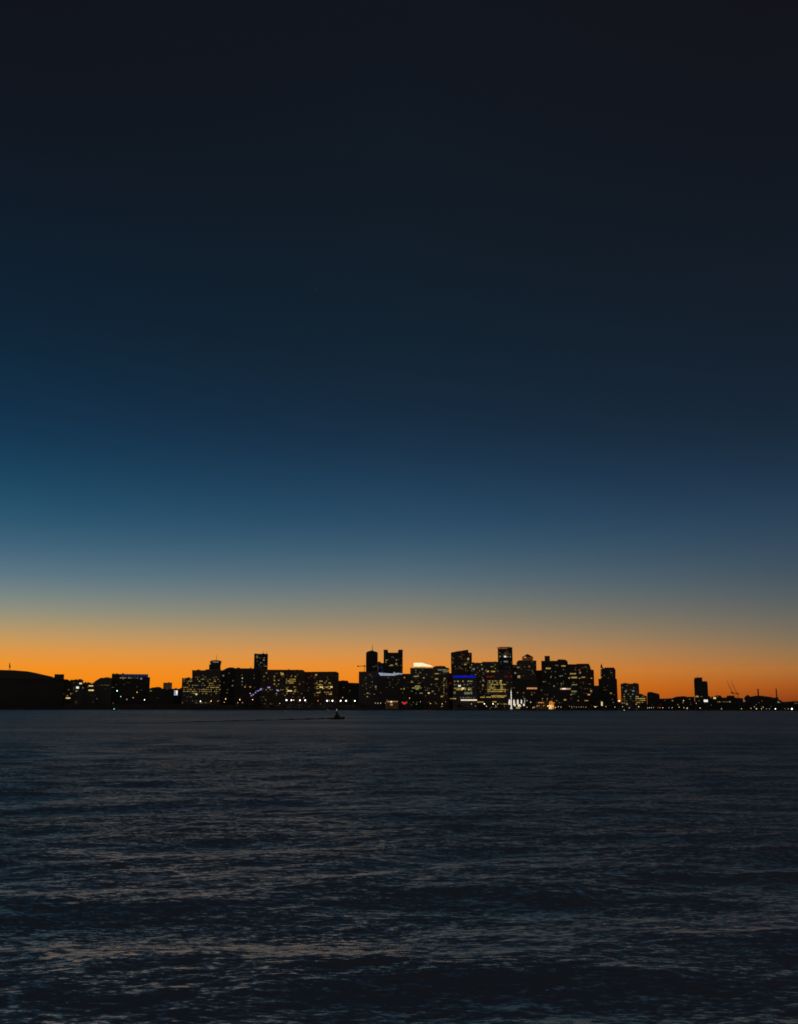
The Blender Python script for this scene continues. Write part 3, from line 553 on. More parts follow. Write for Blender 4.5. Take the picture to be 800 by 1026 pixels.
# violet lit arch
s = Site(265.5, 2110); t = empty('lit_arch_bridge', 'low arched footbridge outlined by violet-white lights', 'bridge', s.loc, s.rz); u = s.Y / FP
pts = [(252, 697.5), (255, 695.2), (258.5, 692.4), (262, 690.0), (266, 688.9), (269.5, 688.8), (274, 689.6), (278.5, 691.2), (281, 693), (284, 696)]
m = MB()
for (a, b), (c, d) in zip(pts, pts[1:]): m.tube((s.x(a), 0, s.z(b) - .6), (s.x(c), 0, s.z(d) - .6), .5, n=6)
m.build('arch', M_STEEL, t)
MB().box(s.x(250), s.x(286), -1.5, 1.5, s.z(700.4), s.z(699.8)).build('deck', M_STEEL, t)
for a, b in pts[1:-1]: MB().tube((s.x(a), 0, s.z(b) - .6), (s.x(a), 0, s.z(700)), .18, n=5).build('hanger', M_STEEL, t)
for a in (251, 268, 285): MB().tube((s.x(a), 0, -1), (s.x(a), 0, s.z(700.2)), .8, n=8).build('pier', M_TRIM, t)
for a, b, w in ((252.8, 697.0, 1.2), (254.6, 695.8, 1.2), (256.8, 694, 1.0), (259.2, 692.2, 1.2), (262.2, 690.2, 1.6), (261.2, 691.2, 1.2), (269.6, 688.9, 2.4), (270.6, 688.6, 1.2), (278.4, 691.4, 1.8), (279.4, 692, 1.4)):
    MB().box(s.x(a - w / 2), s.x(a + w / 2), -.9, -.5, s.z(b + .55), s.z(b - .55)).build('arch_light', G['violet'], t)
B.append((0, 0, ''))

# -- pier sheds along the left half of the quay
for i, (a, b, top, lab) in enumerate(((66, 108, 705.0, 'long unlit pier shed next to the curved-roof hall'), (109, 158, 705.8, 'long unlit pier shed below the blue-banded block'),
        (159, 198, 705.2, 'unlit pier shed below the pale billboard'), (199, 246, 706.4, 'unlit pier shed below the yellow-windowed block'), (288, 338, 706.0, 'long unlit pier shed under the row of white lamps'), (339, 372, 706.6, 'unlit pier shed just left of the white-canopied hall'))):
    s = Site((a + b) / 2, 2062); t = empty('pier_shed', lab, 'shed', s.loc, s.rz, 'low sheds along the left quay')
    x0, x1, z = s.x(a), s.x(b), s.z(top); n = 4
    MB().box(x0, x1, 0, 16, 1.9, z - 2).build('wall', M_SHED, t)
    MB().prism([(x0 - .5, z - 2), (x1 + .5, z - 2), (x1 - 2, z), (x0 + 2, z)], -1, 17).build('roof', M_ROOF, t)
    for k in range(n):
        xx = x0 + (x1 - x0) * (k + .5) / n; MB().box(xx - 2.2, xx + 2.2, -.25, -.02, 2, 6).build('door', M_STEEL, t)

# ------------------------------------------------------------------ quay lamps
def near(px):
    for a, b, txt in B:
        if a <= px < b: return txt
    return 'the shore'
ORD = ['first', 'second', 'third', 'fourth', 'fifth', 'sixth', 'seventh', 'eighth', 'ninth', 'tenth', 'eleventh', 'twelfth', 'thirteenth', 'fourteenth', 'fifteenth']
lamps = [
 (117, 692.2, 'C', 1.15), (121, 697.9, 'w', .75), (127.2, 700.8, 'w', .6), (137, 693.6, 'o', .9), (133.5, 699, 'o', .75), (145, 701.2, 'W', .7),
 (201.2, 702.6, 'W', .75), (211.8, 702.5, 'O', .75), (218.6, 702.4, 'o', .6), (226.4, 700.4, 'O', .75), (225, 703.6, 'y', .6), (240.6, 701, 'O', .85), (238.6, 704.2, 'y', .6), (243.4, 704.1, 'y', .5),
 (250.8, 694.8, 'o', .8), (253.4, 701, 'O', .7), (266.5, 701.2, 'd', .6), (280.8, 704.9, 'w', .6),
 (287.4, 701.5, 'W', 1.1), (292.4, 701.6, 'W', 1.0), (294.6, 701.6, 'O', .7), (301, 701.6, 'W', .95), (306.2, 701.6, 'W', 1.0), (319, 702.2, 'o', .7), (305, 699, 'y', .5), (328.2, 702.1, 'W', 1.1), (330.4, 702.2, 'w', .6), (333.6, 702.1, 'W', 1.05),
 (341.8, 702.2, 'W', 1.1), (347.2, 702.2, 'W', 1.0), (343.7, 698.8, 'o', .75), (356, 702.3, 'W', 1.0),
 (376.4, 704.4, 'y', .5), (379, 704.5, 'y', .65), (381.9, 704.5, 'y', .65), (386.7, 704.5, 'd', .6), (410.8, 699.5, 'o', .85), (417.6, 705.6, 'g', .7), (413, 706.4, 'd', .4), (422, 703, 'w', .5),
 (432, 705, 'y', .65), (437.8, 705, 'd', .6), (443.6, 705.2, 'y', .8), (443.2, 707.8, 'y', .5), (447, 703.2, 'd', .6),
 (473, 705.4, 'y', .6), (477, 707.5, 'd', .6), (485.9, 705.2, 'W', .7), (488, 707.6, 'y', .7), (494.6, 705.2, 'W', .7), (499.3, 705.4, 'w', .6), (497.4, 707.6, 'y', .5), (506, 707.8, 'd', .5),
 (528.6, 708.6, 'y', .6), (532.4, 703.6, 'y', .8), (534.6, 709, 'O', .5), (536.2, 708.4, 'y', .6), (538.8, 707.4, 'y', .6), (540.6, 707, 'o', .5), (545.4, 707, 'o', .6),
 (549.6, 707.4, 'O', .9), (552.6, 708, 'y', .6), (554.4, 707.8, 'y', .8), (557, 708.8, 'y', .8), (560, 708, 'y', .6), (562.6, 708.4, 'y', .6), (571, 707.6, 'd', .6),
 (573.4, 708.4, 'y', .5), (575.8, 708.2, 'd', .6), (578, 708.5, 'y', .45), (580.4, 708.3, 'd', .6), (582.8, 708.5, 'y', .5), (585, 708.3, 'd', .6), (587.4, 708.5, 'y', .45),
 (596.8, 708.2, 'O', .8), (598.4, 708, 'w', .5), (607.6, 707.9, 'y', .5), (616.6, 708.4, 'w', .6), (621.2, 702.2, 'W', .75), (624.2, 708, 'y', .5), (631, 709.2, 'y', .6), (640.4, 708.2, 'y', .8),
 (649.6, 709.2, 'y', .6), (651.4, 709.1, 'y', .6), (653.2, 709, 'y', .5), (655.6, 709, 'w', .4), (659.6, 709, 'r', .6), (661.8, 709, 'o', .5), (664.6, 709, 'O', .5), (670.8, 709, 'd', .7), (674, 709, 'y', .6),
 (681, 708.6, 'y', .6), (685.8, 702, 'y', .8), (685.8, 709, 'y', .55), (689, 709.6, 'y', .9), (692, 700.6, 'd', .6), (698.4, 704.7, 'w', .55), (702, 709.4, 'y', .7),
 (713.4, 706.5, 'd', .4), (723.4, 711, 'w', .6), (743.4, 710.3, 'y', .6), (753, 709.8, 'o', .6), (756.4, 708.2, 'w', .55), (758.4, 710.2, 'y', .9), (763.4, 710.5, 'y', .65), (765.2, 708.6, 'o', .7),
 (768.4, 710.8, 'd', .7), (771.4, 710.8, 'd', .7), (777.4, 710.8, 'W', .7), (787, 711, 'd', .6), (790.2, 711, 'o', .6), (793.8, 710.6, 'W', 1.15)]
CN = {'W': 'bright white', 'w': 'pale white', 'C': 'teal', 'O': 'bright orange', 'o': 'orange', 'y': 'yellow', 'r': 'red', 'g': 'green', 'd': 'faint'}
LP = {}
def make_lamp(k):
    t = empty('street_lamp', 'x', 'street lamp', (0, 0, 0))
    MB().tube((0, 0, 0), (0, 0, 1), .16, .10, 8).build('pole', M_STEEL, t)
    MB().lathe([(.4, .0), (.45, .5), (.3, .9)], n=10).build('pole_base', M_TRIM, t)
    MB().lathe([(.3, -1), (.8, -.6), (1, 0), (.8, .6), (.3, 1)], n=10).build('lamp_globe', G['lamp' + k], t)
    return t
lamps = [(a, min(b, H(a) + 1.1), c, d) for a, b, c, d in lamps]
counts = {}
for a, b, k, r in lamps: counts[(k, near(a))] = counts.get((k, near(a)), 0) + 1
seen = {}
for a, b, k, r in lamps:
    if k not in LP: LP[k] = make_lamp(k); t = LP[k]
    else: t = copy_tree(LP[k])
    s = Site(a, 2046 + (hash((int(a * 10), 3)) % 7)); key = (k, near(a)); seen[key] = seen.get(key, 0) + 1
    t.location = (s.loc[0], s.loc[1], 2.0); t.rotation_euler = (0, 0, s.rz)
    h = s.z(b, a) - 2.0; rr = r * s.Y / FP * (.62 if k == 'W' else .5)
    for ch in t.children:
        if ch.name.startswith('pole_base'): continue
        if ch.name.startswith('pole'): ch.scale = (1, 1, max(.3, h))
        if ch.name.startswith('lamp_globe'): ch.location = (0, 0, h); ch.scale = (rr, rr, rr)
    n = counts[key]
    o = '' if n == 1 else (ORD[seen[key] - 1] + ' ')
    t['label'] = '%s%s quay lamp %sbelow %s' % (o, CN[k], 'from the left ' if n > 1 else '', key[1])
    t['group'] = 'lamps along the waterfront'

# ------------------------------------------------------------------ waterfront trees
def mat_leaf():
    m = bpy.data.materials.new('foliage'); nt, N, L = nodes(m)
    out = N.new('ShaderNodeOutputMaterial'); p = N.new('ShaderNodeBsdfPrincipled'); g = N.new('ShaderNodeNewGeometry')
    cr = N.new('ShaderNodeValToRGB'); cr.color_ramp.elements[0].color = (.03, .045, .02, 1); cr.color_ramp.elements[1].color = (.08, .10, .04, 1)
    L.new(g.outputs['Random Per Island'], cr.inputs['Fac']); L.new(cr.outputs['Color'], p.inputs['Base Color'])
    p.inputs['Roughness'].default_value = .7; L.new(p.outputs['BSDF'], out.inputs['Surface']); return m
M_LEAF = mat_leaf()
def make_tree(seed, hgt, wid):
    R = random.Random(seed); t = empty('tree', 'x', 'tree', (0, 0, 0))
    m = MB(); m.tube((0, 0, -.2), (.2, 0, hgt * .45), .35, .2, 8)
    tips = []
    for k in range(6):
        a = k * 1.05 + R.random(); tip = (math.cos(a) * wid * .5 * R.uniform(.5, 1), math.sin(a) * wid * .5 * R.uniform(.5, 1), hgt * R.uniform(.55, .9))
        m.tube((.15, 0, hgt * R.uniform(.25, .45)), tip, .16, .05, 5); tips.append(tip)
    m.build('trunk', M_BARK, t)
    c = MB()
    tips += [(R.uniform(-.3, .3) * wid, R.uniform(-.3, .3) * wid, hgt * R.uniform(.45, .92)) for _ in range(7)]
    for (x, y, z) in tips:
        rad = R.uniform(.13, .22) * wid
        for _ in range(70):
            d = Vector((R.gauss(0, 1), R.gauss(0, 1), R.gauss(0, .8))) * rad * .6
            p = Vector((x, y, z)) + d; q = R.uniform(.18, .38)
            a = Vector((R.gauss(0, 1), R.gauss(0, 1), R.gauss(0, 1))).normalized(); b_ = a.orthogonal().normalized() * q; a = a.cross(b_).normalized() * q
            i = len(c.v); c.v += [tuple(p - a), tuple(p + b_), tuple(p + a), tuple(p - b_)]; c.f.append((i, i + 1, i + 2, i + 3))
    me = bpy.data.meshes.new('crown'); me.from_pydata(c.v, [], c.f); me.materials.append(M_LEAF)
    new_obj('crown', me, t); return t
tp = [make_tree(1, 10, 9), make_tree(2, 12, 10), make_tree(5, 8.5, 9)]
spots = [248.5, 262, 273, 284, 343, 352, 364, 384, 402, 418, 428, 451, 461, 503, 531, 566, 593, 601, 612, 645, 656, 668, 677, 684, 694, 706, 719, 728, 738, 748, 769, 784, 797]
tcount = {}
for a in spots: tcount[near(a)] = tcount.get(near(a), 0) + 1
tseen = {}
for i, a in enumerate(spots):
    t = tp[i] if i < 3 else copy_tree(tp[i % 3])
    s = Site(a, 2056 + (i * 5) % 9); t.location = (s.loc[0], s.loc[1], 2.0); t.rotation_euler = (0, 0, i * 1.3)
    k = near(a); tseen[k] = tseen.get(k, 0) + 1
    t['label'] = ('dark leafy waterfront tree below %s' % k) if tcount[k] == 1 else ('%s dark waterfront tree from the left below %s' % (ORD[tseen[k] - 1], k))
    t['group'] = 'trees along the waterfront'
    t.scale = (1, 1, 1)

# ------------------------------------------------------------------ boats and buoy
def make_boat(name, label, px, py, scale, heading=1, group='small boats on the water'):
    Y = water_Y(px, py); s = Site(px, Y)
    t = empty(name, label, 'boat', (s.loc[0], s.loc[1], 0), s.rz + math.radians(12)); t['group'] = group
    k = scale * heading
    # hull: stations along x, pointed raised bow
    st = [(-3.2, .95, -.15, .62), (-1.5, 1.15, -.25, .66), (.8, 1.15, -.25, .78), (2.4, .8, -.15, .98), (3.5, .08, .25, 1.2)]
    m = MB()
    for (x, w, zb, zt) in st: m.v += [(x * k, -w * scale, zt * scale), (x * k, -w * .6 * scale, zb * scale), (x * k, w * .6 * scale, zb * scale), (x * k, w * scale, zt * scale)]
    for i in range(len(st) - 1):
        b = i * 4
        for j in range(4): m.f.append((b + j, b + (j + 1) % 4, b + 4 + (j + 1) % 4, b + 4 + j))
    m.f.append((3, 2, 1, 0)); e = (len(st) - 1) * 4; m.f.append((e, e + 1, e + 2, e + 3))
    m.build('hull', M_HULL, t)
    q = scale
    MB().prism([(-1.5 * q, .6 * q), (1.5 * q, .7 * q), (.95 * q, 1.9 * q), (-1.3 * q, 1.7 * q)], -.8 * q, .8 * q).build('cabin', M_CABIN, t)
    MB().prism([(-.75 * q, 1.6 * q), (.55 * q, 1.65 * q), (.4 * q, 2.9 * q), (-.65 * q, 2.9 * q)], -.6 * q, .6 * q).build('wheelhouse', M_CABIN, t)
    MB().box(-.55 * q, .35 * q, -.63 * q, -.605 * q, 2.3 * q, 2.65 * q).build('window', M_STEEL, t)
    MB().box(-.85 * q, .65 * q, -.7 * q, .7 * q, 2.9 * q, 2.98 * q).build('roof', M_ROOF, t)
    MB().tube((-.1 * q, 0, 2.35 * q), (-.1 * q, 0, 3.9 * q), .06 * q, .04 * q).build('mast', M_STEEL, t)
    MB().tube((-2.9 * q, -.8 * q, .6 * q), (-2.9 * q, .8 * q, .6 * q), .05 * q).build('stern_rail', M_STEEL, t)
    return t, s
t, s = make_boat('motorboat', 'small dark motorboat with a masthead light under way, trailing a long wake', 338.2, 720.7, 1.15)
MB().lathe([(.06, -.18), (.15, -.09), (.18, 0), (.15, .09), (.06, .18)], n=10).build('masthead_light', mat_glow('masthead_glow', (1, .92, .75, 1), 1.1, .1), t).location = (-.12, 0, 4.65)
t, s = make_boat('motorboat', 'tiny distant motorboat with a yellow light close to the far quay', 625.6, 712.9, .85)
MB().lathe([(.2, -.6), (.55, -.3), (.65, 0), (.55, .3), (.2, .6)], n=10).build('cabin_light', mat_glow('cabin_glow', (1, .72, .3, 1), .9, .1), t).location = (.1, -.9, 2.0)
# wake as a low ridge of water left behind the boat
def mat_wake():
    return mat_plain('wake_water', (.035, .038, .042), .25, .2, .5)
WK = mat_wake()
def wake(name, label, pts, hts, lean=1.0):
    vs = []; m = MB()
    P = []
    for (a, b), h in zip(pts, hts):
        Y = water_Y(a, b); P.append(((a - 400) * Y / den(a, b), Y, h))
    n = len(P) * 8; xs = [p[0] for p in P]; out = []
    tt = np.linspace(0, len(P) - 1, n)
    for q in tt:
        x = np.interp(q, range(len(P)), [p[0] for p in P]); y = np.interp(q, range(len(P)), [p[1] for p in P]); h = np.interp(q, range(len(P)), [p[2] for p in P])
        h *= 1 + .3 * math.sin(q * 9.1) + .2 * math.sin(q * 23.7)
        out.append((x, y, h))
    for i, (x, y, h) in enumerate(out):
        w = 1.6 + 3 * h
        m.v += [(x, y - w, -.6), (x, y - w * .25, h), (x, y + w * .4, h * .7), (x, y + w * 1.2, -.6)]
        if i:
            b = 4 * i
            for j in range(3): m.f.append((b - 4 + j, b - 4 + j + 1, b + j + 1, b + j))
    o = m.build(name, WK); tag(o, label, 'wake'); 
    for p in o.data.polygons: p.use_smooth = True
    return o
wake('boat_wake', 'long dark wake trailing leftward behind the motorboat', [(333, 720.3), (322, 720.7), (300, 721.2), (260, 722.0), (215, 723.0), (160, 724.4), (100, 725.4)], (.55, .5, .4, .32, .22, .1, .0))
# buoy
Y = water_Y(115, 712.4); s = Site(115, Y)
t = empty('channel_buoy', 'channel buoy showing a small green light off the left quay', 'buoy', (s.loc[0], s.loc[1], 0), s.rz)
MB().lathe([(.9, -.5), (1.2, 0), (1.2, .6), (.8, .9)], n=14).build('float', M_HULL, t)
for k in range(4):
    a = k * math.pi / 2 + .4; MB().tube((math.cos(a) * .8, math.sin(a) * .8, .8), (math.cos(a) * .25, math.sin(a) * .25, 2.4), .07).build('leg', M_STEEL, t)
MB().lathe([(.4, 2.3), (.75, 2.5), (.75, 3.0), (.4, 3.3)], n=10).build('lantern', mat_glow('buoy_green', (.25, 1, .55, 1), 1.5, .1), t)

# a bright star
d = Vector(((317 - 400), F * math.cos(TILT) - (513 - 290) * math.sin(TILT), F * math.sin(TILT) + (513 - 290) * math.cos(TILT))).normalized()
bm = bmesh.new(); bmesh.ops.create_icosphere(bm, subdivisions=2, radius=14); me = bpy.data.meshes.new('star'); bm.to_mesh(me); bm.free(); me.materials.append(mat_glow('starlight', (.8, .85, 1, 1), .07, .02))
o = new_obj('star', me); o.location = Vector((0, 0, CAM_H)) + d * 40000; tag(o, 'one faint star alone high in the dark blue sky', 'star')

# ------------------------------------------------------------------ land
m = MB(); m.box(-9000, 9000, 2034, 16000, -4, 2.0); o = m.build('ground', M_LAND); tag(o, kind='structure')
m = MB(); m.box(-3000, 3000, 2031.5, 2033.9, -4, 2.6); o = m.build('quay_edge', M_LAND); tag(o, kind='structure')
# far hills: ridge mesh
R = random.Random(3); n = 420; vs = []; fs = []
for i in range(n + 1):
    px = -500 + 1800 * i / n; Y0 = 4200
    base = 702.5 + 1.0 * math.sin(px * .021) + .8 * math.sin(px * .057 + 1)
    if 660 < px < 800: base -= 1.2 * math.sin((px - 660) / 140 * math.pi)
    base += R.uniform(-.45, .45)
    X = (px - 400) * Y0 / FP; z = CAM_H + (707.7 - base) * Y0 / FP
    vs += [(X, Y0, 1.5), (X, Y0 + 60, z * .7), (X, Y0 + 150, z), (X * 1.1, Y0 + 900, z * .9), (X * 1.2, Y0 + 2000, 1.5)]
    if i:
        b = 5 * i
        for j in range(4): fs.append((b - 5 + j, b + j, b + j + 1, b - 5 + j + 1))
me = bpy.data.meshes.new('hills'); me.from_pydata(vs, [], fs); me.materials.append(M_HILL); o = new_obj('hills', me); tag(o, kind='structure')

# ------------------------------------------------------------------ water: polar sheet with a summed wave spectrum
rows = 1300; inv = np.linspace(1 / 6.0, 1 / 2040.0, rows); 
# denser sampling where the picture looks
r_near = 1.0 / np.linspace(1 / 7.0, 1 / 15.0, 60)
r_mid = 1.0 / np.linspace(1 / 15.0, 1 / 2045.0, 1350)
r_far = np.geomspace(2200, 60000, 14)
rad = np.concatenate([r_near, r_mid[1:], r_far])
th_f = np.radians(np.linspace(-34, 34, 1150)); th_s = np.radians(np.linspace(34, 326, 60))[1:-1]
th = np.concatenate([th_f, th_s])
RR, TT = np.meshgrid(rad, th, indexing='ij')
X = RR * np.sin(TT); Yw = RR * np.cos(TT)
dr = np.gradient(rad)[:, None] * np.ones_like(TT)
Z = np.zeros_like(X); DX = np.zeros_like(X); DY = np.zeros_like(X)
W = np.random.default_rng(5)
NW = 110
lam = np.exp(W.uniform(math.log(.55), math.log(16), NW))
ang0 = math.radians(286)      # travelling toward the viewer, slightly across
for i in range(NW):
    L_ = lam[i]; k = 2 * math.pi / L_
    spread = .34 if L_ > 5 else .6
    a = ang0 + W.normal(0, spread); kx, ky = k * math.cos(a), k * math.sin(a)
    steep = .010 if L_ < 2 else (.011 if L_ < 5 else .0125)
    A = steep / k * W.uniform(.6, 1.4)
    ph = W.uniform(0, 2 * math.pi)
    fade = np.clip(1.6 - 4.5 * dr / L_, 0, 1)
    if fade.max() <= 0: continue
    arg = kx * X + ky * Yw + ph
    Z += A * fade * np.cos(arg); sn = A * fade * np.sin(arg)
    DX -= .8 * kx / k * sn; DY -= .8 * ky / k * sn
front = (np.cos(TT) > .75)
Xp = X + np.where(front, DX, 0); Yp = Yw + np.where(front, DY, 0); Zp = np.where(front, Z, 0)
nv = Xp.size; co = np.stack([Xp, Yp, Zp], -1).reshape(-1, 3)
nr, nc = RR.shape
ii, jj = np.meshgrid(np.arange(nr - 1), np.arange(nc), indexing='ij'); j2 = (jj + 1) % nc
quads = np.stack([ii * nc + jj, ii * nc + j2, (ii + 1) * nc + j2, (ii + 1) * nc + jj], -1).reshape(-1, 4)[:, ::-1]
me = bpy.data.meshes.new('water'); me.vertices.add(nv); me.vertices.foreach_set('co', co.astype(np.float32).ravel())
nf = len(quads); me.loops.add(nf * 4); me.loops.foreach_set('vertex_index', quads.astype(np.int32).ravel())
me.polygons.add(nf); me.polygons.foreach_set('loop_start', np.arange(0, nf * 4, 4, dtype=np.int32)); me.polygons.foreach_set('loop_total', np.full(nf, 4, dtype=np.int32))
me.polygons.foreach_set('use_smooth', np.ones(nf, dtype=bool)); me.update(calc_edges=True)

mw = bpy.data.materials.new('harbour_water'); nt, N, L = nodes(mw)
out = N.new('ShaderNodeOutputMaterial'); p = N.new('ShaderNodeBsdfPrincipled')
p.inputs['Base Color'].default_value = (.085, .14, .185, 1); p.inputs['IOR'].default_value = 1.33; p.inputs['Roughness'].default_value = .2
geo = N.new('ShaderNodeNewGeometry')
def mapping(scale, rot=0.0):
    n = N.new('ShaderNodeMapping'); n.inputs['Scale'].default_value = scale; n.inputs['Rotation'].default_value = (0, 0, rot); L.new(geo.outputs['Position'], n.inputs['Vector']); return n.outputs[0]
def noise(vec, detail=3, rough=.55):
    n = N.new('ShaderNodeTexNoise'); n.inputs['Scale'].default_value = 1; n.inputs['Detail'].default_value = detail; n.inputs['Roughness'].default_value = rough; L.new(vec, n.inputs['Vector']); return n
def VM(op, a, b):
    n = N.new('ShaderNodeVectorMath'); n.operation = op
    for k, x in enumerate((a, b)):
        if x is None: continue
        if isinstance(x, tuple): n.inputs[k].default_value = x
        elif isinstance(x, (int, float)): n.inputs['Scale'].default_value = x
        else: L.new(x, n.inputs[3 if (op == 'SCALE' and k == 1) else k])
    return n.outputs[0]
def slope(scale, rot, amp, detail=2):
    c = noise(mapping(scale, rot), detail).outputs['Color']
    c = VM('SUBTRACT', c, (.5, .5, .5)); return VM('MULTIPLY', c, amp)
SL = VM('ADD', slope((2.2, 6.0, 1), .12, (.9, 1.5, 0), 4), slope((.30, 1.3, 1), .1, (.3, .6, 0), 4))
SL = VM('ADD', SL, slope((6.0, 14.0, 1), -.2, (.8, 1.3, 0), 3))
SL = VM('ADD', SL, (0, -.215, 0))      # wind waves lean: their steeper faces look down-wind
# broad wind patches: calmer and rougher water
wp = noise(mapping((.005, .017, 1), .05), 6, .68); wr = N.new('ShaderNodeMapRange'); wr.inputs['From Min'].default_value = .35; wr.inputs['From Max'].default_value = .65; wr.inputs['To Min'].default_value = .6; wr.inputs['To Max'].default_value = 1.35
wr.inputs['To Min'].default_value = .45; wr.inputs['To Max'].default_value = 1.5
L.new(wp.outputs['Fac'], wr.inputs['Value'])
SL = VM('SCALE', SL, wr.outputs['Result'])
wp2 = noise(mapping((.0011, .0042, 1), -.04), 4, .65); wr2 = N.new('ShaderNodeMapRange'); wr2.inputs['From Min'].default_value = .36; wr2.inputs['From Max'].default_value = .64
wr2.inputs['To Min'].default_value = .62; wr2.inputs['To Max'].default_value = 1.28; L.new(wp2.outputs['Fac'], wr2.inputs['Value'])
SL = VM('SCALE', SL, wr2.outputs['Result'])
nrm = VM('NORMALIZE', VM('ADD', geo.outputs['Normal'], SL), None)
df = N.new('ShaderNodeBsdfDiffuse'); df.inputs['Color'].default_value = (.20, .18, .15, 1)
gl = N.new('ShaderNodeBsdfGlossy'); gl.inputs['Color'].default_value = (.82, .81, .74, 1); gl.inputs['Roughness'].default_value = .32
fr = N.new('ShaderNodeFresnel'); fr.inputs['IOR'].default_value = 1.35
ms = N.new('ShaderNodeMixShader'); N.remove(p)
for q in (df, gl, fr): L.new(nrm, q.inputs['Normal'])
L.new(fr.outputs[0], ms.inputs[0]); L.new(df.outputs[0], ms.inputs[1]); L.new(gl.outputs[0], ms.inputs[2]); L.new(ms.outputs[0], out.inputs['Surface'])
me.materials.append(mw); o = new_obj('water', me); tag(o, kind='structure')

# ------------------------------------------------------------------ world: dusk sky
w = bpy.data.worlds.new('World'); sc.world = w; w.use_nodes = True; nt = w.node_tree; N = nt.nodes; L = nt.links; N.clear()
out = N.new('ShaderNodeOutputWorld'); bg = N.new('ShaderNodeBackground'); L.new(bg.outputs[0], out.inputs[0])
tc = N.new('ShaderNodeTexCoord'); sep = N.new('ShaderNodeSeparateXYZ'); nrmz = N.new('ShaderNodeVectorMath'); nrmz.operation = 'NORMALIZE'
L.new(tc.outputs['Generated'], nrmz.inputs[0]); L.new(nrmz.outputs[0], sep.inputs[0])
def el_z(px, py):
    v = 513 - py; d = Vector((px - 400, F * math.cos(TILT) - v * math.sin(TILT), F * math.sin(TILT) + v * math.cos(TILT))).normalized(); return d.z
SKY = {
 0: [(0.0, 17, 20, 28), (100.8, 16, 22, 31), (201.5, 16, 27, 40), (302.2, 15, 34, 51), (352.6, 16, 40, 60), (404.3, 19, 47, 71), (437.6, 21, 55, 82), (469.9, 26, 66, 93), (512.4, 40, 82, 109), (544.1, 62, 98, 120), (573.3, 90, 116, 132), (601.7, 128, 138, 131), (620.5, 160, 148, 117), (640.1, 200, 154, 95), (653.9, 226, 152, 68), (667.5, 244, 146, 36), (680.9, 250, 141, 16), (693.1, 248, 136, 5), (706.0, 240, 128, 3)],
 400: [(0.0, 17, 21, 29), (101.5, 17, 24, 33), (203.1, 17, 27, 38), (304.6, 18, 32, 45), (355.4, 19, 36, 51), (409.3, 22, 42, 62), (444.7, 25, 49, 71), (478.9, 31, 60, 85), (521.2, 42, 75, 102), (551.7, 62, 92, 112), (580.9, 90, 110, 121), (603.2, 120, 124, 117), (625.1, 150, 134, 107), (642.2, 186, 144, 97), (655.6, 214, 146, 78), (669.1, 237, 140, 44), (689.6, 241, 127, 14), (706.0, 232, 117, 6)],
 800: [(0.0, 19, 20, 27), (101.3, 18, 22, 30), (202.6, 18, 25, 35), (303.9, 20, 30, 42), (354.5, 21, 33, 47), (407.4, 23, 38, 54), (440.8, 26, 44, 63), (474.0, 31, 52, 74), (517.3, 42, 66, 88), (549.5, 55, 76, 94), (579.9, 72, 87, 98), (604.1, 92, 97, 98), (627.3, 116, 108, 94), (646.5, 138, 114, 84), (661.7, 164, 116, 68), (675.5, 186, 111, 44), (685.8, 174, 90, 28), (696.4, 150, 66, 24), (706.0, 122, 46, 22)],
}
zs = None
def ramp(col):
    st = SKY[col]; ys = [s_[0] for s_ in st]
    cr = N.new('ShaderNodeValToRGB'); e = cr.color_ramp.elements
    pos = []
    fine = [0, 60, 120, 180, 230, 280, 320, 350, 380, 410, 435, 460, 480, 500, 520, 540, 555, 570, 580, 590, 600, 610, 620, 630, 640, 655, 670, 688, 706]
    for y in fine:
        # smooth interpolation through neighbours
        c = [sum(np.interp(y + d, ys, [s_[k] for s_ in st]) for d in (-8, 0, 8)) / 3 for k in (1, 2, 3)]
        pos.append((max(0.0, el_z(col, y)), rgb(*c)))
    pos.append((.85, rgb(13, 17, 25)))
    pos.sort(key=lambda q: q[0])
    e[0].position = pos[0][0]; e[0].color = pos[0][1]; e[1].position = pos[-1][0]; e[1].color = pos[-1][1]
    for a, c in pos[1:-1]:
        q = e.new(a); q.color = c
    L.new(sep.outputs['Z'], cr.inputs['Fac']); return cr
rl, rc, rr_ = ramp(0), ramp(400), ramp(800)
az = N.new('ShaderNodeMath'); az.operation = 'ARCTAN2'; L.new(sep.outputs['X'], az.inputs[0]); L.new(sep.outputs['Y'], az.inputs[1])
def mr(a, b, c=0, d=1, smooth=False):
    n = N.new('ShaderNodeMapRange'); n.inputs['From Min'].default_value = a; n.inputs['From Max'].default_value = b; n.inputs['To Min'].default_value = c; n.inputs['To Max'].default_value = d
    if smooth: n.interpolation_type = 'SMOOTHSTEP'
    L.new(az.outputs[0], n.inputs['Value']); return n.outputs['Result']
A = math.atan(400 / FP)
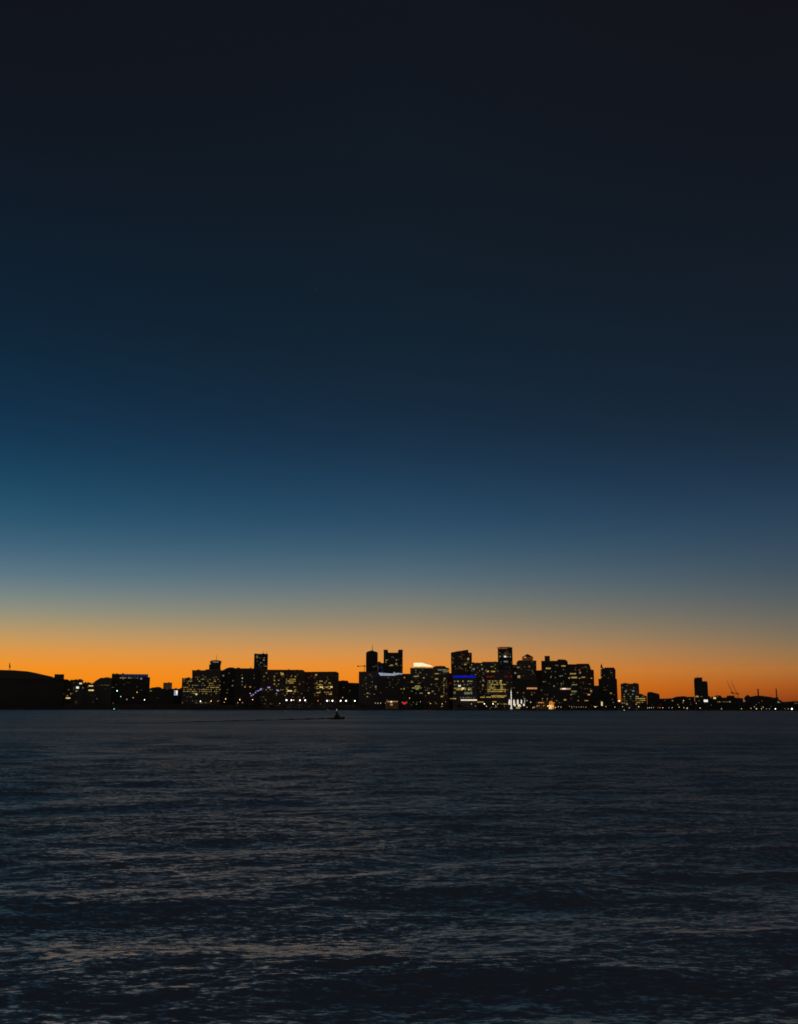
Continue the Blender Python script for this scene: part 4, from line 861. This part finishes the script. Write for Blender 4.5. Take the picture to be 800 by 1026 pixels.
def mix(f, a, b, mode='MIX'):
    n = N.new('ShaderNodeMix'); n.data_type = 'RGBA'; n.blend_type = mode
    if isinstance(f, float): n.inputs['Factor'].default_value = f
    else: L.new(f, n.inputs['Factor'])
    for k, x in (('A', a), ('B', b)):
        if isinstance(x, tuple): n.inputs[k].default_value = x
        else: L.new(x, n.inputs[k])
    return n.outputs['Result']
c1 = mix(mr(-A, 0), rl.outputs['Color'], rc.outputs['Color']); c2 = mix(mr(0, A), c1, rr_.outputs['Color'])
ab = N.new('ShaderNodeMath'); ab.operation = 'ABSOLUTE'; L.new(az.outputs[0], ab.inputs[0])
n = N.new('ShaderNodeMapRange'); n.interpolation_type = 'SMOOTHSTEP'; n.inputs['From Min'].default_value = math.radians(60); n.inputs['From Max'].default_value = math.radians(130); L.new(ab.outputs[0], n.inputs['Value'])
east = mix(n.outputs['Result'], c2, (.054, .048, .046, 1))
# below the horizon: dark
lo = N.new('ShaderNodeMath'); lo.operation = 'LESS_THAN'; lo.inputs[1].default_value = -0.004; L.new(sep.outputs['Z'], lo.inputs[0])
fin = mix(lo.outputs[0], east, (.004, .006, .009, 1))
sky = N.new('ShaderNodeTexSky'); sky.sky_type = 'NISHITA'; sky.sun_disc = False; sky.sun_elevation = math.radians(-4); sky.sun_rotation = math.radians(-10)
fin2 = mix(0.004, fin, sky.outputs['Color'], 'ADD')
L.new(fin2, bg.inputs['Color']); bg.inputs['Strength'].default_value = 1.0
w.cycles.sampling_method = 'MANUAL'; w.cycles.sample_map_resolution = 512

# last afterglow: a very weak, broad, warm light from the sunset behind the skyline
sd = bpy.data.lights.new('sun', 'SUN'); sd.energy = .012; sd.angle = math.radians(20); sd.color = (1, .6, .3)
so = bpy.data.objects.new('sun', sd); COL.objects.link(so)
so.rotation_euler = Vector((-.17, 1, .05)).to_track_quat('Z', 'Y').to_euler()

sc.view_settings.view_transform = 'Standard'; sc.view_settings.look = 'None'; sc.view_settings.exposure = 0; sc.view_settings.gamma = 1
sc.render.engine = 'CYCLES'
sc.cycles.filter_width = 1.7
sc.cycles.use_denoising = True
sc.cycles.sample_clamp_indirect = 0.6
sc.cycles.max_bounces = 5; sc.cycles.glossy_bounces = 3; sc.cycles.diffuse_bounces = 2
